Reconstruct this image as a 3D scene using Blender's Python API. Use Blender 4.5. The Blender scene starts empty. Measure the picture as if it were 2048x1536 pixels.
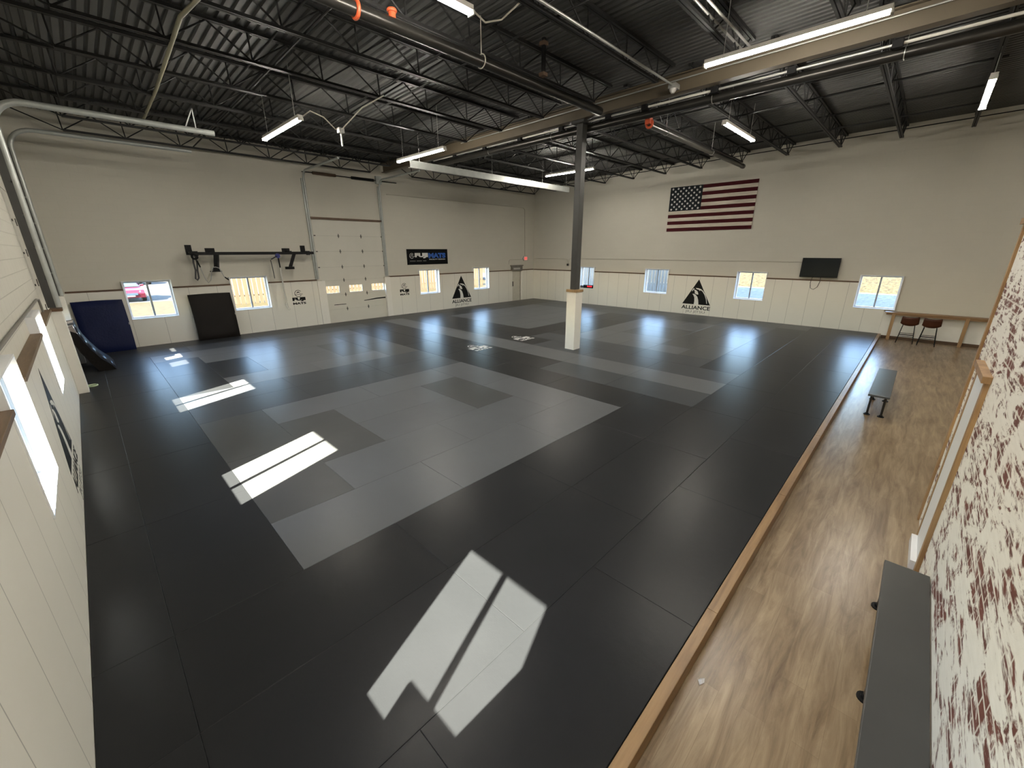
import bpy, math, random
from mathutils import Vector, Matrix
random.seed(7)
SC = bpy.context.scene
COL = SC.collection
PI = math.pi

# ------------------------------------------------------------------ node / material helpers
MATS = {}
def new_mat(name):
    m = bpy.data.materials.new(name); m.use_nodes = True
    nt = m.node_tree; nt.nodes.clear()
    out = nt.nodes.new('ShaderNodeOutputMaterial')
    MATS[name] = m
    return m, nt, out
def N(nt, typ, ins=None, **props):
    n = nt.nodes.new(typ)
    for k, v in props.items(): setattr(n, k, v)
    for k, v in (ins or {}).items():
        if hasattr(v, 'is_linked') or isinstance(v, bpy.types.NodeSocket): nt.links.new(v, n.inputs[k])
        else: n.inputs[k].default_value = v
    return n
def rgba(c): return (c[0], c[1], c[2], 1.0)
def principled(nt, out, **ins):
    p = N(nt, 'ShaderNodeBsdfPrincipled', ins)
    nt.links.new(p.outputs[0], out.inputs[0]); return p
def mix(nt, fac, a, b, blend='MIX'):
    n = nt.nodes.new('ShaderNodeMix'); n.data_type = 'RGBA'; n.blend_type = blend
    for s, v in ((n.inputs[0], fac), (n.inputs[6], a), (n.inputs[7], b)):
        if isinstance(v, bpy.types.NodeSocket): nt.links.new(v, s)
        else: s.default_value = v if isinstance(v, float) else (rgba(v) if len(v) == 3 else v)
    return n.outputs[2]
def ramp(nt, fac, stops, interp='LINEAR'):
    n = nt.nodes.new('ShaderNodeValToRGB'); n.color_ramp.interpolation = interp
    e = n.color_ramp.elements
    while len(e) < len(stops): e.new(0.5)
    for k, (p, c) in enumerate(stops):
        e[k].position = p; e[k].color = rgba(c) if not isinstance(c, (int, float)) else (c, c, c, 1)
    nt.links.new(fac, n.inputs[0]); return n.outputs[0]
def coords(nt, kind='Object', scale=(1, 1, 1), rot=(0, 0, 0)):
    tc = nt.nodes.new('ShaderNodeTexCoord')
    mp = N(nt, 'ShaderNodeMapping', {'Vector': tc.outputs[kind], 'Scale': scale, 'Rotation': rot})
    return mp.outputs[0]
def geo_pos(nt, order='XYZ', scale=(1, 1, 1)):
    g = nt.nodes.new('ShaderNodeNewGeometry')
    s = N(nt, 'ShaderNodeSeparateXYZ', {0: g.outputs['Position']})
    c = nt.nodes.new('ShaderNodeCombineXYZ')
    for k, a in enumerate(order):
        if a in 'XYZ': nt.links.new(s.outputs['XYZ'.index(a)], c.inputs[k])
    return N(nt, 'ShaderNodeMapping', {'Vector': c.outputs[0], 'Scale': scale}).outputs[0]
def bump(nt, h, strength=0.2, dist=0.01):
    return N(nt, 'ShaderNodeBump', {'Height': h, 'Strength': strength, 'Distance': dist}).outputs[0]

def paint(name, col, rough=0.5, metal=0.0, var=0.06, scale=6.0, spec=0.5, bmp=0.0):
    m, nt, out = new_mat(name)
    no = N(nt, 'ShaderNodeTexNoise', {'Vector': coords(nt), 'Scale': scale, 'Detail': 4.0})
    d = tuple(c * (1 - var * 2) for c in col); l = tuple(min(1, c * (1 + var * 2)) for c in col)
    c = mix(nt, no.outputs[0], d, l)
    p = principled(nt, out, **{'Base Color': c, 'Roughness': rough, 'Metallic': metal, 'Specular IOR Level': spec})
    if bmp:
        n2 = N(nt, 'ShaderNodeTexNoise', {'Vector': coords(nt), 'Scale': scale * 8, 'Detail': 3.0})
        nt.links.new(bump(nt, n2.outputs[0], bmp, 0.01), p.inputs['Normal'])
    return m
def emit(name, col, s):
    m, nt, out = new_mat(name)
    e = N(nt, 'ShaderNodeEmission', {'Color': rgba(col), 'Strength': s}); nt.links.new(e.outputs[0], out.inputs[0]); return m

def wood(name, c1, c2, axis='X', rough=0.5, scale=1.0):
    m, nt, out = new_mat(name)
    sc = {'X': (1.2, 14, 14), 'Y': (14, 1.2, 14), 'Z': (14, 14, 1.2)}[axis]
    v = geo_pos(nt, 'XYZ', tuple(s * scale for s in sc))
    a = N(nt, 'ShaderNodeTexNoise', {'Vector': v, 'Scale': 1.0, 'Detail': 6.0, 'Distortion': 0.6})
    b = N(nt, 'ShaderNodeTexNoise', {'Vector': v, 'Scale': 5.0, 'Detail': 3.0})
    c = mix(nt, ramp(nt, a.outputs[0], [(0.3, 0), (0.7, 1)]), c1, c2)
    c = mix(nt, 0.25, c, b.outputs[0], 'SOFT_LIGHT')
    principled(nt, out, **{'Base Color': c, 'Roughness': rough})
    return m

def wall_block(name, order, col, bmp=0.25, joint=0.97):
    """painted concrete block: 0.4 x 0.2 m courses"""
    m, nt, out = new_mat(name)
    v = geo_pos(nt, order, (1, 1, 1))
    br = N(nt, 'ShaderNodeTexBrick', {'Vector': v, 'Color1': rgba(col), 'Color2': rgba(tuple(c * 0.985 for c in col)), 'Mortar': rgba(tuple(c * joint for c in col)),
        'Scale': 1.0, 'Mortar Size': 0.006, 'Mortar Smooth': 0.4, 'Brick Width': 0.406, 'Row Height': 0.203})
    no = N(nt, 'ShaderNodeTexNoise', {'Vector': v, 'Scale': 0.9, 'Detail': 5.0})
    c = mix(nt, ramp(nt, no.outputs[0], [(0.3, 0), (0.75, 0.14)]), br.outputs[0], tuple(x * 0.8 for x in col))
    p = principled(nt, out, **{'Base Color': c, 'Roughness': 0.7, 'Specular IOR Level': 0.3})
    inv = N(nt, 'ShaderNodeMath', {0: 1.0, 1: br.outputs[1]}, operation='SUBTRACT')
    nt.links.new(bump(nt, inv.outputs[0], bmp, 0.006), p.inputs['Normal'])
    return m

def wall_panel_mat(name, order, col, seam=0.61, off=0.0):
    """white panel boards with fine vertical seams"""
    m, nt, out = new_mat(name)
    g = nt.nodes.new('ShaderNodeNewGeometry'); s = N(nt, 'ShaderNodeSeparateXYZ', {0: g.outputs['Position']})
    a = N(nt, 'ShaderNodeMath', {0: s.outputs['XYZ'.index(order)], 1: off}, operation='ADD')
    d = N(nt, 'ShaderNodeMath', {0: a.outputs[0], 1: seam}, operation='DIVIDE')
    f = N(nt, 'ShaderNodeMath', {0: d.outputs[0]}, operation='FRACT')
    l = N(nt, 'ShaderNodeMath', {0: f.outputs[0], 1: 0.010 / seam}, operation='LESS_THAN')
    no = N(nt, 'ShaderNodeTexNoise', {'Vector': g.outputs['Position'], 'Scale': 2.0, 'Detail': 4.0})
    base = mix(nt, no.outputs[0], tuple(c * 0.95 for c in col), col)
    c = mix(nt, l.outputs[0], base, tuple(c * 0.5 for c in col))
    principled(nt, out, **{'Base Color': c, 'Roughness': 0.42, 'Specular IOR Level': 0.4})
    return m

WHITE = (0.70, 0.68, 0.60)
wall_block('blk_x', 'YZ-', (0.60, 0.575, 0.50))
wall_block('blk_y', 'XZ-', (0.60, 0.575, 0.50))
wall_block('blk_left', 'YZ-', (0.62, 0.60, 0.53), 0.6, 0.86)
wall_panel_mat('pan_b', 'X', (0.76, 0.74, 0.67), 0.813, 0.2)
wall_panel_mat('pan_r', 'Y', (0.76, 0.74, 0.67), 0.61, 0.05)
wall_panel_mat('pan_l', 'Y', (0.76, 0.74, 0.67), 0.61, 0.3)
paint('white', (0.78, 0.76, 0.70), 0.4, var=0.02)
paint('vinyl', (0.80, 0.81, 0.82), 0.35, var=0.01)
paint('grey_sash', (0.30, 0.33, 0.36), 0.4, var=0.03)
wood('oak_x', (0.20, 0.105, 0.045), (0.33, 0.19, 0.085), 'X', 0.45)
wood('oak_y', (0.20, 0.105, 0.045), (0.33, 0.19, 0.085), 'Y', 0.45)
wood('oak_z', (0.25, 0.14, 0.06), (0.40, 0.24, 0.11), 'Z', 0.45)
wood('dark_oak_x', (0.065, 0.031, 0.012), (0.115, 0.060, 0.025), 'X', 0.5)
wood('dark_oak_y', (0.065, 0.031, 0.012), (0.115, 0.060, 0.025), 'Y', 0.5)
wood('mid_oak_y', (0.105, 0.064, 0.034), (0.175, 0.112, 0.060), 'Y', 0.5)
wood('pine_y', (0.42, 0.28, 0.13), (0.60, 0.43, 0.23), 'Y', 0.5)
wood('pine_z', (0.27, 0.165, 0.075), (0.40, 0.26, 0.125), 'Z', 0.5)
wood('curb', (0.17, 0.092, 0.036), (0.31, 0.185, 0.080), 'X', 0.4)
paint('black_steel', (0.010, 0.010, 0.0105), 0.5, 0.0, 0.1, spec=0.12)
paint('joist', (0.013, 0.013, 0.013), 0.5, 0.0, 0.15, spec=0.25)
paint('deck', (0.058, 0.058, 0.056), 0.62, 0.0, 0.2, 1.2)
paint('girder', (0.092, 0.073, 0.048), 0.5, 0.0, 0.12, 2.0)
paint('column_grey', (0.058, 0.058, 0.055), 0.42, 0.0, 0.08, spec=0.3)
paint('black_pipe', (0.040, 0.038, 0.034), 0.28, 0.6, 0.2, 3.0)
paint('galv', (0.40, 0.42, 0.40), 0.38, 0.35, 0.12, 5.0)
paint('conduit', (0.42, 0.42, 0.40), 0.4, 0.6, 0.06)
paint('pale_conduit', (0.46, 0.43, 0.36), 0.5, 0.0, 0.08)
paint('yellow_pipe', (0.24, 0.22, 0.15), 0.5, 0.0, 0.1)
paint('orange', (0.55, 0.09, 0.03), 0.45)
paint('rubber_black', (0.010, 0.010, 0.010), 0.7, spec=0.1)
paint('rope_white', (0.55, 0.53, 0.48), 0.8)
paint('rope_dark', (0.05, 0.05, 0.05), 0.8)
paint('blue_plastic', (0.012, 0.018, 0.16), 0.4)
paint('vinyl_black', (0.0085, 0.007, 0.0063), 0.5, bmp=0.5, scale=2.5, spec=0.1)
paint('vinyl_navy', (0.006, 0.010, 0.042), 0.42, bmp=0.5, scale=2.5, spec=0.1)
paint('vinyl_sheen', (0.016, 0.019, 0.028), 0.33, bmp=0.5, scale=2.5, spec=0.15)  # lighter copy of the black vinyl, carries a painted sheen
paint('leather', (0.060, 0.020, 0.010), 0.45, var=0.12, spec=0.2)
paint('bench_grey', (0.056, 0.057, 0.056), 0.35, var=0.06, scale=3, spec=0.2)
paint('decal_black', (0.007, 0.007, 0.007), 0.4, spec=0.12)
paint('decal_grey', (0.18, 0.18, 0.17), 0.5)
paint('decal_white', (0.72, 0.71, 0.68), 0.5)
paint('decal_blue', (0.018, 0.10, 0.42), 0.5)
paint('banner', (0.005, 0.0055, 0.006), 0.5, spec=0.08)
paint('flag_red', (0.052, 0.006, 0.009), 0.65, var=0.15, spec=0.1)
wood('flag_white', (0.45, 0.41, 0.33), (0.72, 0.66, 0.55), 'Y', 0.7)
paint('flag_blue', (0.010, 0.013, 0.016), 0.6, spec=0.1)
paint('tv_screen', (0.006, 0.009, 0.010), 0.25, spec=0.15)
paint('garage_white', (0.62, 0.60, 0.53), 0.5, var=0.03, scale=1.5)
paint('hinge', (0.10, 0.095, 0.085), 0.5, 0.4)
paint('scuff', (0.012, 0.012, 0.012), 0.7, spec=0.1)
paint('rust', (0.11, 0.068, 0.042), 0.6, var=0.3, scale=5)
paint('door_beige', (0.55, 0.53, 0.45), 0.5)
paint('closer', (0.16, 0.15, 0.13), 0.5)
paint('grey_box', (0.45, 0.44, 0.41), 0.5)
paint('litter', (0.8, 0.8, 0.78), 0.6)
paint('pale_green', (0.45, 0.55, 0.35), 0.6)
paint('lamp_housing', (0.62, 0.60, 0.55), 0.4)
paint('car_red', (0.055, 0.006, 0.012), 0.3)
paint('car_white', (0.08, 0.08, 0.08), 0.3)
paint('car_glass', (0.03, 0.045, 0.06), 0.1)
paint('tyre', (0.01, 0.01, 0.01), 0.8)
paint('chrome', (0.12, 0.12, 0.13), 0.3, 0.5)
wood('fence_tan', (0.042, 0.025, 0.0085), (0.066, 0.041, 0.016), 'Z', 0.8)
wood('fence_grey', (0.125, 0.112, 0.094), (0.18, 0.162, 0.140), 'Z', 0.8)
emit('tube', (1.0, 0.935, 0.82), 300.0)
emit('led_red', (1.0, 0.02, 0.03), 3.0)
emit('exit_face', (1.0, 0.40, 0.33), 0.50)
emit('exit_letter', (1.0, 0.04, 0.03), 0.9)

# rubber training mats
def mat_rubber(name, col, rough, var=0.05):
    m, nt, out = new_mat(name)
    v = coords(nt)
    oi = nt.nodes.new('ShaderNodeObjectInfo')
    no = N(nt, 'ShaderNodeTexNoise', {'Vector': geo_pos(nt), 'Scale': 1.1, 'Detail': 6.0, 'Roughness': 0.6})
    lo = tuple(c * (1 - var) for c in col); hi = tuple(c * (1 + var) for c in col)
    c = mix(nt, oi.outputs['Random'], lo, hi)
    c = mix(nt, ramp(nt, no.outputs[0], [(0.45, 0), (0.8, 0.35)]), c, tuple(x * 1.25 + 0.004 for x in col))
    br = N(nt, 'ShaderNodeTexBrick', {'Vector': v, 'Scale': 1.0, 'Brick Width': 0.030, 'Row Height': 0.0125, 'Mortar Size': 0.0022, 'Mortar Smooth': 0.6})
    big = N(nt, 'ShaderNodeTexNoise', {'Vector': geo_pos(nt), 'Scale': 9.0, 'Detail': 5.0})
    b1 = bump(nt, big.outputs[0], 0.11, 0.02)
    b2 = N(nt, 'ShaderNodeBump', {'Height': br.outputs[1], 'Strength': 0.12, 'Distance': 0.002, 'Normal': b1}, invert=True)
    df = N(nt, 'ShaderNodeBsdfDiffuse', {'Color': c, 'Roughness': 0.4, 'Normal': b2.outputs[0]})
    gl = N(nt, 'ShaderNodeBsdfGlossy', {'Color': (1, 1, 1, 1), 'Roughness': rough, 'Normal': b1})
    fr = N(nt, 'ShaderNodeFresnel', {'IOR': 1.28})
    k_ = N(nt, 'ShaderNodeMath', {0: fr.outputs[0], 1: 0.52}, operation='MULTIPLY')
    mx = N(nt, 'ShaderNodeMixShader', {0: k_.outputs[0], 1: df.outputs[0], 2: gl.outputs[0]})
    nt.links.new(mx.outputs[0], out.inputs[0])
    return m
mat_rubber('mat_D', (0.0175, 0.0182, 0.0195), 0.31)
mat_rubber('mat_M', (0.047, 0.051, 0.056), 0.31)
mat_rubber('mat_G', (0.096, 0.100, 0.105), 0.32)
mat_rubber('mat_G2', (0.064, 0.0655, 0.065), 0.31)  # darker copy of the grey; sheen by grain direction put into the colour

# plank floor
def plank_floor():
    m, nt, out = new_mat('plank_floor')
    v = geo_pos(nt, 'XY-')
    br = N(nt, 'ShaderNodeTexBrick', {'Vector': v, 'Color1': rgba((0.0, 0, 0)), 'Color2': rgba((1, 1, 1)), 'Mortar': rgba((0.5, 0.5, 0.5)), 'Scale': 1.0,
        'Mortar Size': 0.0015, 'Brick Width': 1.22, 'Row Height': 0.152, 'Bias': 0.0}, offset=0.37)
    g1 = N(nt, 'ShaderNodeTexNoise', {'Vector': geo_pos(nt, 'XY-', (1.3, 11, 1)), 'Scale': 1.0, 'Detail': 8.0, 'Roughness': 0.65, 'Distortion': 0.7})
    g2 = N(nt, 'ShaderNodeTexNoise', {'Vector': geo_pos(nt, 'XY-', (2.2, 30, 1)), 'Scale': 1.0, 'Detail': 4.0})
    c = mix(nt, ramp(nt, g1.outputs[0], [(0.32, 0), (0.68, 1)]), (0.145, 0.094, 0.051), (0.345, 0.260, 0.163))
    c = mix(nt, 0.55, c, mix(nt, br.outputs[0], (0.40, 0.37, 0.34), (0.60, 0.60, 0.60)), 'OVERLAY')
    c = mix(nt, 0.3, c, g2.outputs[0], 'SOFT_LIGHT')
    c = mix(nt, N(nt, 'ShaderNodeMath', {0: br.outputs[1], 1: 0.35}, operation='MULTIPLY').outputs[0], c, (0.12, 0.08, 0.045))
    p = principled(nt, out, **{'Base Color': c, 'Roughness': 0.30, 'Specular IOR Level': 0.5})
    nt.links.new(bump(nt, g2.outputs[0], 0.08, 0.003), p.inputs['Normal'])
plank_floor()

# whitewashed brick
def brick_wash():
    m, nt, out = new_mat('brick_wash')
    v = geo_pos(nt, 'XZ-')
    br = N(nt, 'ShaderNodeTexBrick', {'Vector': v, 'Color1': rgba((0.10, 0.030, 0.022)), 'Color2': rgba((0.16, 0.050, 0.036)), 'Mortar': rgba((0.62, 0.58, 0.52)), 'Scale': 1.0,
        'Mortar Size': 0.008, 'Brick Width': 0.21, 'Row Height': 0.068, 'Mortar Smooth': 0.2})
    n1 = N(nt, 'ShaderNodeTexNoise', {'Vector': geo_pos(nt, 'XZ-', (1.3, 3.2, 1)), 'Scale': 1.8, 'Detail': 10.0, 'Roughness': 0.68, 'Distortion': 1.0})
    n2 = N(nt, 'ShaderNodeTexNoise', {'Vector': geo_pos(nt, 'XZ-', (6, 34, 1)), 'Scale': 1.0, 'Detail': 5.0})
    s = N(nt, 'ShaderNodeMath', {0: n1.outputs[0], 1: N(nt, 'ShaderNodeMath', {0: n2.outputs[0], 1: 0.35}, operation='MULTIPLY').outputs[0]}, operation='ADD')
    mask = ramp(nt, s.outputs[0], [(0.61, 0), (0.68, 1)])
    white = mix(nt, n2.outputs[0], (0.74, 0.71, 0.64), (0.88, 0.86, 0.80))
    c = mix(nt, mask, br.outputs[0], white)
    p = principled(nt, out, **{'Base Color': c, 'Roughness': 0.75})
    h = mix(nt, mask, br.outputs[1], (0.0, 0.0, 0.0))
    b = N(nt, 'ShaderNodeBump', {'Height': n1.outputs[0], 'Strength': 0.3, 'Distance': 0.02})
    nt.links.new(b.outputs[0], p.inputs['Normal'])
brick_wash()

def glass_mat():
    m, nt, out = new_mat('glass')
    t = N(nt, 'ShaderNodeBsdfTransparent', {'Color': (0.93, 0.95, 0.95, 1)})
    g = N(nt, 'ShaderNodeBsdfGlossy', {'Roughness': 0.02, 'Color': (1, 1, 1, 1)})
    f = N(nt, 'ShaderNodeFresnel', {'IOR': 1.4})
    k = N(nt, 'ShaderNodeMath', {0: f.outputs[0], 1: 0.5}, operation='MULTIPLY')
    mx = N(nt, 'ShaderNodeMixShader', {0: k.outputs[0], 1: t.outputs[0], 2: g.outputs[0]})
    nt.links.new(mx.outputs[0], out.inputs[0])
glass_mat()

def ground(name, c1, c2, scale):
    m, nt, out = new_mat(name)
    a = N(nt, 'ShaderNodeTexNoise', {'Vector': geo_pos(nt, 'XYZ', (1, 2.2, 1)), 'Scale': scale, 'Detail': 8.0, 'Roughness': 0.7})
    c = mix(nt, ramp(nt, a.outputs[0], [(0.35, 0), (0.65, 1)]), c1, c2)
    principled(nt, out, **{'Base Color': c, 'Roughness': 0.9, 'Specular IOR Level': 0.1})
ground('dry_grass', (0.013, 0.009, 0.003), (0.052, 0.040, 0.0165), 3.2)
ground('asphalt', (0.034, 0.031, 0.028), (0.045, 0.041, 0.037), 2.0)
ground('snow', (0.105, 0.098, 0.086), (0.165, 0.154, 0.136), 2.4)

# ------------------------------------------------------------------ mesh helpers
class G:
    def __init__(s): s.v = []; s.f = []
    def quad(s, pts):
        b = len(s.v); s.v += [tuple(p) for p in pts]; s.f.append(tuple(range(b, b + len(pts)))); return s
    def box(s, a, b):
        x0, x1 = sorted((a[0], b[0])); y0, y1 = sorted((a[1], b[1])); z0, z1 = sorted((a[2], b[2]))
        k = len(s.v)
        s.v += [(x0,y0,z0),(x1,y0,z0),(x1,y1,z0),(x0,y1,z0),(x0,y0,z1),(x1,y0,z1),(x1,y1,z1),(x0,y1,z1)]
        s.f += [tuple(k+i for i in q) for q in ((3,2,1,0),(4,5,6,7),(0,1,5,4),(1,2,6,5),(2,3,7,6),(3,0,4,7))]
        return s
    def bar(s, p, q, w, h=None, up=(0, 0, 1)):
        """rectangular bar from p to q"""
        h = h or w; p = Vector(p); q = Vector(q); d = (q - p).normalized(); u = Vector(up)
        if abs(d.dot(u)) > 0.99: u = Vector((1, 0, 0))
        r = d.cross(u).normalized(); u = r.cross(d).normalized(); k = len(s.v)
        for e in (p, q):
            for a, b in ((-1,-1),(1,-1),(1,1),(-1,1)): s.v.append(tuple(e + r * (a * w / 2) + u * (b * h / 2)))
        s.f += [tuple(k+i for i in qd) for qd in ((3,2,1,0),(4,5,6,7),(0,1,5,4),(1,2,6,5),(2,3,7,6),(3,0,4,7))]
        return s
    def tube(s, pts, r, n=10, cap=True):
        pts = [Vector(p) for p in pts]; k0 = len(s.v); prev = None
        for i, p in enumerate(pts):
            d = (pts[min(i+1, len(pts)-1)] - pts[max(i-1, 0)]).normalized()
            if prev is None:
                u = Vector((0, 0, 1)) if abs(d.z) < 0.95 else Vector((1, 0, 0))
                a = d.cross(u).normalized()
            else:
                a = (prev - d * prev.dot(d)).normalized()
            prev = a; b = d.cross(a)
            rr = r[i] if isinstance(r, (list, tuple)) else r
            for j in range(n):
                t = 2 * PI * j / n; s.v.append(tuple(p + a * (math.cos(t) * rr) + b * (math.sin(t) * rr)))
        for i in range(len(pts) - 1):
            for j in range(n):
                a = k0 + i*n + j; b = k0 + i*n + (j+1) % n
                s.f.append((a, b, b + n, a + n))
        if cap:
            s.f.append(tuple(k0 + j for j in reversed(range(n)))); e = k0 + (len(pts)-1)*n
            s.f.append(tuple(e + j for j in range(n)))
        return s
    def prism(s, poly, f0, f1):
        """poly of 2-D points; f0/f1 map a 2-D point to the two end faces"""
        k = len(s.v); n = len(poly)
        s.v += [tuple(f0(p)) for p in poly] + [tuple(f1(p)) for p in poly]
        s.f.append(tuple(k + i for i in reversed(range(n)))); s.f.append(tuple(k + n + i for i in range(n)))
        for i in range(n): s.f.append((k+i, k+(i+1) % n, k+n+(i+1) % n, k+n+i))
        return s
    def torus(s, c, R, r, axis='Z', n=24, m=8, a0=0.0, a1=2*PI):
        pts = []
        full = abs(a1 - a0 - 2*PI) < 1e-6
        for i in range(n + 1):
            t = a0 + (a1 - a0) * i / n; x, y = R * math.cos(t), R * math.sin(t)
            o = {'Z': (x, y, 0), 'Y': (x, 0, y), 'X': (0, x, y)}[axis]
            pts.append(Vector(c) + Vector(o))
        return s.tube(pts, r, m, cap=not full)

ORIG = {}
def world_origin(o):
    x = Vector((0, 0, 0))
    while o is not None: x += o.location; o = o.parent
    return x
def obj(name, g, mat, parent=None, origin=None, smooth=False, bevel=0.0, label=None):
    """links G as one mesh object; g is in world coordinates"""
    vs = [Vector(v) for v in g.v]
    if origin is None:
        if parent is None:
            xs = [v.x for v in vs]; ys = [v.y for v in vs]; zs = [v.z for v in vs]
            origin = Vector(((min(xs)+max(xs))/2, (min(ys)+max(ys))/2, min(zs)))
        else: origin = world_origin(parent)
    origin = Vector(origin)
    me = bpy.data.meshes.new(name)
    me.from_pydata([tuple(v - origin) for v in vs], [], g.f); me.validate(); me.update()
    ms = mat if isinstance(mat, (list, tuple)) else [mat]
    for m in ms: me.materials.append(MATS[m])
    if smooth:
        for p in me.polygons: p.use_smooth = True
        try: me.set_sharp_from_angle(angle=math.radians(40))
        except Exception: pass
    o = bpy.data.objects.new(name, me); COL.objects.link(o)
    if parent is not None:
        o.parent = parent; o.location = origin - world_origin(parent)
    else: o.location = origin
    if bevel:
        b = o.modifiers.new('bevel', 'BEVEL'); b.width = bevel; b.segments = 2; b.limit_method = 'ANGLE'
    if label: o['label'] = label
    return o
def thing(name, loc, label, cat, group=None):
    o = bpy.data.objects.new(name, None); COL.objects.link(o); o.location = loc
    o.empty_display_size = 0.1
    return tag(o, label, cat, group)
def tag(o, label, cat, group=None):
    o['label'] = label; o['category'] = cat
    if group: o['group'] = group
    return o
def struct(name, g, mat, smooth=False, bevel=0.0):
    o = obj(name, g, mat, smooth=smooth, bevel=bevel); o['kind'] = 'structure'; return o
def sroot(name, loc):
    o = bpy.data.objects.new(name, None); COL.objects.link(o); o.location = loc; o['kind'] = 'structure'; o.empty_display_size = 0.1; return o
ORD = ['first','second','third','fourth','fifth','sixth','seventh','eighth','ninth','tenth','eleventh','twelfth','thirteenth','fourteenth','fifteenth','sixteenth','seventeenth','eighteenth','nineteenth','twentieth','twenty-first','twenty-second']

def slab(fixed_axis, f0, f1, ur, zr, holes):
    """wall slab: fixed axis 0 (x) or 1 (y) from f0 to f1, along the other axis ur, heights zr, with rectangular holes (u0,u1,z0,z1)"""
    g = G()
    us = sorted({ur[0], ur[1], *[h[0] for h in holes], *[h[1] for h in holes]}); us = [u for u in us if ur[0] <= u <= ur[1]]
    zs = sorted({zr[0], zr[1], *[h[2] for h in holes], *[h[3] for h in holes]}); zs = [z for z in zs if zr[0] <= z <= zr[1]]
    solid = {}
    for i in range(len(us)-1):
        for j in range(len(zs)-1):
            cu = (us[i]+us[i+1])/2; cz = (zs[j]+zs[j+1])/2
            solid[i, j] = not any(h[0] < cu < h[1] and h[2] < cz < h[3] for h in holes)
    P = (lambda f, u, z: (f, u, z)) if fixed_axis == 0 else (lambda f, u, z: (u, f, z))
    for (i, j), s in solid.items():
        if not s: continue
        u0, u1, z0, z1 = us[i], us[i+1], zs[j], zs[j+1]
        g.quad([P(f0,u0,z0),P(f0,u1,z0),P(f0,u1,z1),P(f0,u0,z1)]); g.quad([P(f1,u0,z0),P(f1,u0,z1),P(f1,u1,z1),P(f1,u1,z0)])
        if not solid.get((i-1, j)): g.quad([P(f0,u0,z0),P(f0,u0,z1),P(f1,u0,z1),P(f1,u0,z0)])
        if not solid.get((i+1, j)): g.quad([P(f0,u1,z0),P(f1,u1,z0),P(f1,u1,z1),P(f0,u1,z1)])
        if not solid.get((i, j-1)): g.quad([P(f0,u0,z0),P(f1,u0,z0),P(f1,u1,z0),P(f0,u1,z0)])
        if not solid.get((i, j+1)): g.quad([P(f0,u0,z1),P(f0,u1,z1),P(f1,u1,z1),P(f1,u0,z1)])
    return g

# text as flat mesh mapped on a plane
def text_g(txt, O, U, V, Nn, w, h, bold=0.0, thick=0.002, spacing=1.0):
    cu = bpy.data.curves.new('t', 'FONT'); cu.body = txt; cu.size = 1.0; cu.offset = bold; cu.extrude = 0.5; cu.space_character = spacing; cu.resolution_u = 3
    ob = bpy.data.objects.new('t', cu); COL.objects.link(ob)
    dg = bpy.context.evaluated_depsgraph_get()
    me = bpy.data.meshes.new_from_object(ob.evaluated_get(dg))
    vs = [v.co.copy() for v in me.vertices]; fs = [tuple(p.vertices) for p in me.polygons]
    bpy.data.objects.remove(ob); bpy.data.curves.remove(cu); bpy.data.meshes.remove(me)
    x0 = min(v.x for v in vs); x1 = max(v.x for v in vs); y0 = min(v.y for v in vs); y1 = max(v.y for v in vs)
    O, U, V, Nn = Vector(O), Vector(U), Vector(V), Vector(Nn)
    g = G(); g.v = [tuple(O + U * ((v.x-x0)/(x1-x0)*w) + V * ((v.y-y0)/(y1-y0)*h) + Nn * ((v.z+0.5)*thick)) for v in vs]; g.f = fs
    return g
def poly_g(poly, O, U, V, Nn, t0, t1):
    O, U, V, Nn = Vector(O), Vector(U), Vector(V), Vector(Nn)
    return G().prism(poly, lambda p: O + U*p[0] + V*p[1] + Nn*t0, lambda p: O + U*p[0] + V*p[1] + Nn*t1)

# ------------------------------------------------------------------ dimensions (metres; mat surface is z = 0)
XR, YB = 20.756, 17.034           # wainscot faces of right wall and of garage-door wall; left wainscot face is x = 0
ZF = -0.15                        # plank floor
YE = -6.0                         # end of the building behind the camera
RAIL = 1.83
def deckz(y): return 6.91 - 0.0208 * y
WB = [(1.43, 2.65), (4.29, 5.52), (12.26, 13.47), (15.76, 16.93)]
WR = [(12.48, 13.42), (8.20, 9.45), (3.95, 5.13), (-0.28, 0.92)]
WL = [(8.24, 9.42), (3.95, 5.12), (-0.27, 0.92)]
WZ = (0.865, 2.06)

# ---- outer walls
hB = [(a, b, *WZ) for a, b in WB] + [(7.50, 10.50, -0.05, 4.15), (18.86, 19.66, -0.05, 1.76)]
struct('wall_back', slab(1, YB+0.09, YB+0.29, (-0.4, XR+0.4), (ZF-0.3, 7.4), hB), 'blk_y')
hR = [(a, b, *WZ) for a, b in WR]
struct('wall_right', slab(0, XR+0.09, XR+0.29, (YE, YB+0.09), (ZF-0.3, 7.4), hR), 'blk_x')
hL = [(a, b, *WZ) for a, b in WL] + [(12.22, 15.22, -0.05, 4.15)]
struct('wall_left', slab(0, -0.29, -0.09, (YE, YB+0.09), (ZF-0.3, 7.4), hL), 'blk_left')
struct('wall_front', G().box((-0.29, YE-0.2, ZF-0.3), (XR+0.29, YE, 7.4)), 'blk_y')

# ---- panelled lower walls (same planes as the photo's white boards)
hB2 = [(a, b, *WZ) for a, b in WB] + [(7.33, 10.64, -0.3, 3), (18.80, 19.72, -0.3, 3)]
struct('wall_back_panels', slab(1, YB, YB+0.09, (0.0, XR), (-0.04, 1.785), hB2), 'pan_b')
struct('wall_right_panels', slab(0, XR, XR+0.09, (0.0, YB), (-0.04, 1.785), hR), 'pan_r')
struct('wall_left_panels', slab(0, -0.09, 0.0, (-1.33, YB), (-0.04, 1.785), [(a, b, *WZ) for a, b in WL] + [(12.15, 15.40, -0.3, 3)]), 'pan_l')
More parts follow.
